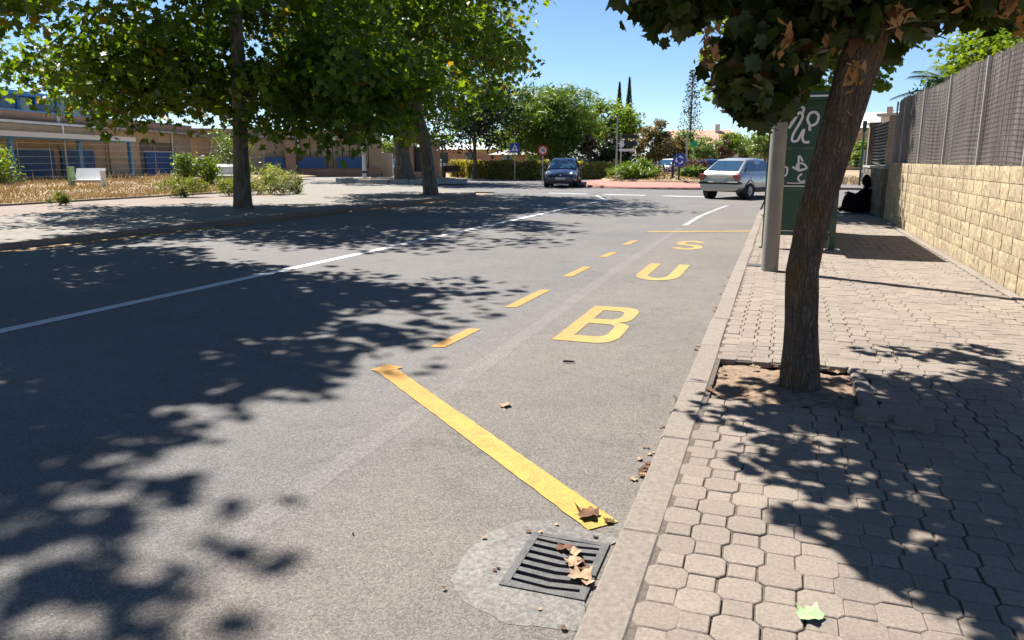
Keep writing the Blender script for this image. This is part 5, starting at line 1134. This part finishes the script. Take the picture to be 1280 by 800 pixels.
# local: facing -x, y sideways
jv('pel', (0, 0, .16), .17); jv('sp', (.03, 0, .34), .155); jv('ch', (.02, 0, .52), .165); jv('nk', (.0, 0, .66), .062); jv('hd0', (-.02, 0, .74), .085); jv('hd', (-.02, 0, .83), .1); jv('hd2', (-.01, 0, .9), .07)
for a, b in (('pel', 'sp'), ('sp', 'ch'), ('ch', 'nk'), ('nk', 'hd0'), ('hd0', 'hd'), ('hd', 'hd2')): edges.append((J[a], J[b]))
for s, n_ in ((-1, 'r'), (1, 'l')):
    jv('hip' + n_, (-.06, s * .1, .14), .11); jv('kn' + n_, (-.42, s * .13, .44), .085); jv('an' + n_, (-.5, s * .13, .08), .055); jv('to' + n_, (-.62, s * .14, .045), .045)
    edges += [(J['pel'], J['hip' + n_]), (J['hip' + n_], J['kn' + n_]), (J['kn' + n_], J['an' + n_]), (J['an' + n_], J['to' + n_])]
    jv('sh' + n_, (.02, s * .17, .58), .08); jv('el' + n_, (-.14, s * .25, .38), .06); jv('wr' + n_, (-.36, s * .12, .47), .042); jv('hn' + n_, (-.43, s * .07, .5), .038)
    edges += [(J['ch'], J['sh' + n_]), (J['sh' + n_], J['el' + n_]), (J['el' + n_], J['wr' + n_]), (J['wr' + n_], J['hn' + n_])]
me = bpy.data.meshes.new('body'); me.from_pydata(verts, edges, []); bo = link('body', me, MT['cloth'], per)
sk = bo.modifiers.new('skin', 'SKIN'); sub = bo.modifiers.new('smooth', 'SUBSURF'); sub.levels = 2; sub.render_levels = 2
for i, dta in enumerate(me.skin_vertices[0].data): dta.radius = (rad_[i], rad_[i]); dta.use_root = (i == 0)
for s in (-1, 1):
    b = MB()
    for k in range(5):
        yy = s * (.05 + .012 * k) if k < 4 else s * .12; L = [.05, .06, .058, .045, .035][k]; b.tube([(-.44, yy, .5 - .004 * k), (-.44 - L * .6, yy, .49), (-.44 - L * .85, yy - s * .005, .465)], [.0095, .009, .007], 6)
    b.obj('hand', MT['cloth'], per)
bm = bmesh.new(); bmesh.ops.create_uvsphere(bm, u_segments=18, v_segments=12, radius=1)
for v in bm.verts: v.co = Vector((v.co.x * .105 + .06 * max(0, -v.co.z), v.co.y * (.1 + .1 * max(0, -v.co.z) ** 2), v.co.z * .17 + .79))
me = bpy.data.meshes.new('hood'); bm.to_mesh(me); bm.free(); o = link('hood', me, MT['cloth'], per)
for p_ in me.polygons: p_.use_smooth = True
b = MB(); b.add([(-.135, 0, .8), (-.118, .018, .785), (-.118, -.018, .785), (-.112, 0, .84)], [(0, 1, 3), (0, 3, 2), (0, 2, 1)]); b.obj('nose', MT['skin'], per)
gr = np.random.default_rng(2)
cloak = MB(); rows = []
for i, (z, rx_, ry_, ox) in enumerate([(.02, .34, .33, -.18), (.2, .33, .31, -.18), (.34, .3, .29, -.16), (.43, .24, .26, -.12), (.5, .17, .22, -.02), (.58, .14, .2, .02)]):
    rows.append([(ox + rx_ * math.cos(2 * math.pi * k / 20) * (1 + .06 * math.sin(5 * k + i)), ry_ * math.sin(2 * math.pi * k / 20) * (1 + .06 * math.cos(4 * k + i)), z) for k in range(20)])
v = [q for r_ in rows for q in r_]; f = [(i * 20 + k, i * 20 + (k + 1) % 20, (i + 1) * 20 + (k + 1) % 20, (i + 1) * 20 + k) for i in range(5) for k in range(20)]
cloak.add(v, f, True); cloak.obj('coat', MT['cloth'], per)
tag(MB().box(-.13, .13, -.1, .1, 0, .012, b=.004).obj('white_paper', MT['sign_white'], None, (1.62, 21.3, ZP + .005)), 'small white paper lying by the sitting person', 'paper')

# ------------------------------------------------------------------ litter: fallen leaves and twig
def fallen(name, label, loc, s, m, seed, tmpl=MAPLE, curl=.5, cat='leaf', group='dry leaves by the drain'):
    r = random.Random(seed); v0, f0 = tmpl; a = r.uniform(0, 6.28); v = []
    for x, y, z in v0:
        d = math.hypot(x, y); zz = curl * d * d * (.8 + .5 * math.sin(3 * math.atan2(y, x) + seed)) + r.uniform(0, .06)
        v.append(((x * math.cos(a) - y * math.sin(a)) * s, (x * math.sin(a) + y * math.cos(a)) * s, zz * s))
    zmin = min(q[2] for q in v); o = tag(link(name, mesh_py(name, [(q[0], q[1], q[2] - zmin) for q in v], [tuple(t_) for t_ in f0], True), MT[m], None, loc), label, cat, group)
    return o
fallen('dry_leaf', 'large curled brown leaf on the end of the yellow bar', (-.635, 2.76, .009), .1, 'leafdry', 3, curl=1.0)
fallen('dry_leaf', 'small brown leaf tip just past the yellow bar end', (-.545, 2.74, .004), .045, 'leafdry', 4, curl=.9)
for k, (x, y, s, m, lb) in enumerate([(-.655, 2.465, .06, 'leafdry', 'crumpled brown leaf on the upper slots of the drain grate'), (-.61, 2.45, .055, 'leaftan', 'tan leaf next to the brown one on the grate'), (-.595, 2.38, .075, 'leaftan', 'tan leaf on the right side of the drain grate'), (-.56, 2.36, .06, 'leafdry', 'brown leaf at the grate edge near the kerb'), (-.55, 2.3, .085, 'leaftan', 'pale tan leaf pile low at the grate edge'), (-.52, 2.27, .05, 'leaftan', 'small pale leaf against the kerb by the grate')]):
    fallen('dry_leaf', lb, (x, y, .012), s, m, 10 + k, curl=.9)
fallen('dry_leaf', 'tiny leaf lying alone on the asphalt above the yellow bar', (-1.42, 3.97, .004), .075, 'leaftan', 33, curl=.8)
fallen('green_leaf', 'pale green crumpled leaf on the near pavers', (.17, 2.19, ZP + .006), .085, 'leafpale', 21, curl=.8, group=None)
rg = random.Random(17)
for k in range(34):
    y = rg.choice([rg.gauss(3.45, .15), rg.gauss(3.3, .1), rg.uniform(4.3, 10), rg.uniform(3.6, 5)])
    fallen('kerb_litter', 'dry leaf scrap lying in the gutter along the right kerb', (-.49 - abs(rg.gauss(0, .03)), y, .004), rg.uniform(.018, .04), rg.choice(['leafdry', 'leafdry', 'leaftan']), 40 + k, curl=.9, group='leaf scraps along the right kerb')
for k in range(14):
    fallen('pit_litter', 'dry leaf scrap on the soil of the tree pit', (rg.uniform(PX0 + .03, PX1 - .03), rg.uniform(PY0 + .05, PY1 - .05), ZP + .0), rg.uniform(.03, .06), rg.choice(['leafdry', 'leaftan', 'leafdry']), 90 + k, curl=.7, group='leaf scraps in the tree pit')
for k in range(10):
    fallen('drain_litter', 'tiny leaf crumb scattered around the drain grate', (rg.uniform(-.98, -.52), rg.uniform(2.0, 2.7), .008), rg.uniform(.012, .026), rg.choice(['leafdry', 'leaftan', 'twig']), 140 + k, curl=.9, group='leaf crumbs around the drain')
tag(MB().tube([(-1.36, 5.02, .012), (-1.33, 5.02, .014), (-1.28, 5.03, .012)], [.008, .009, .006], 6).obj('twig', MT['twig']), 'short dark twig on the asphalt below the letter B', 'twig')
b = MB().tube([(-1.45, 2.32, .006), (-1.447, 2.322, .006), (-1.444, 2.323, .006)], [.004, .005, .003], 6)
tag(b.obj('pebble', MT['twig']), 'tiny dark pebble alone on the near asphalt', 'pebble')
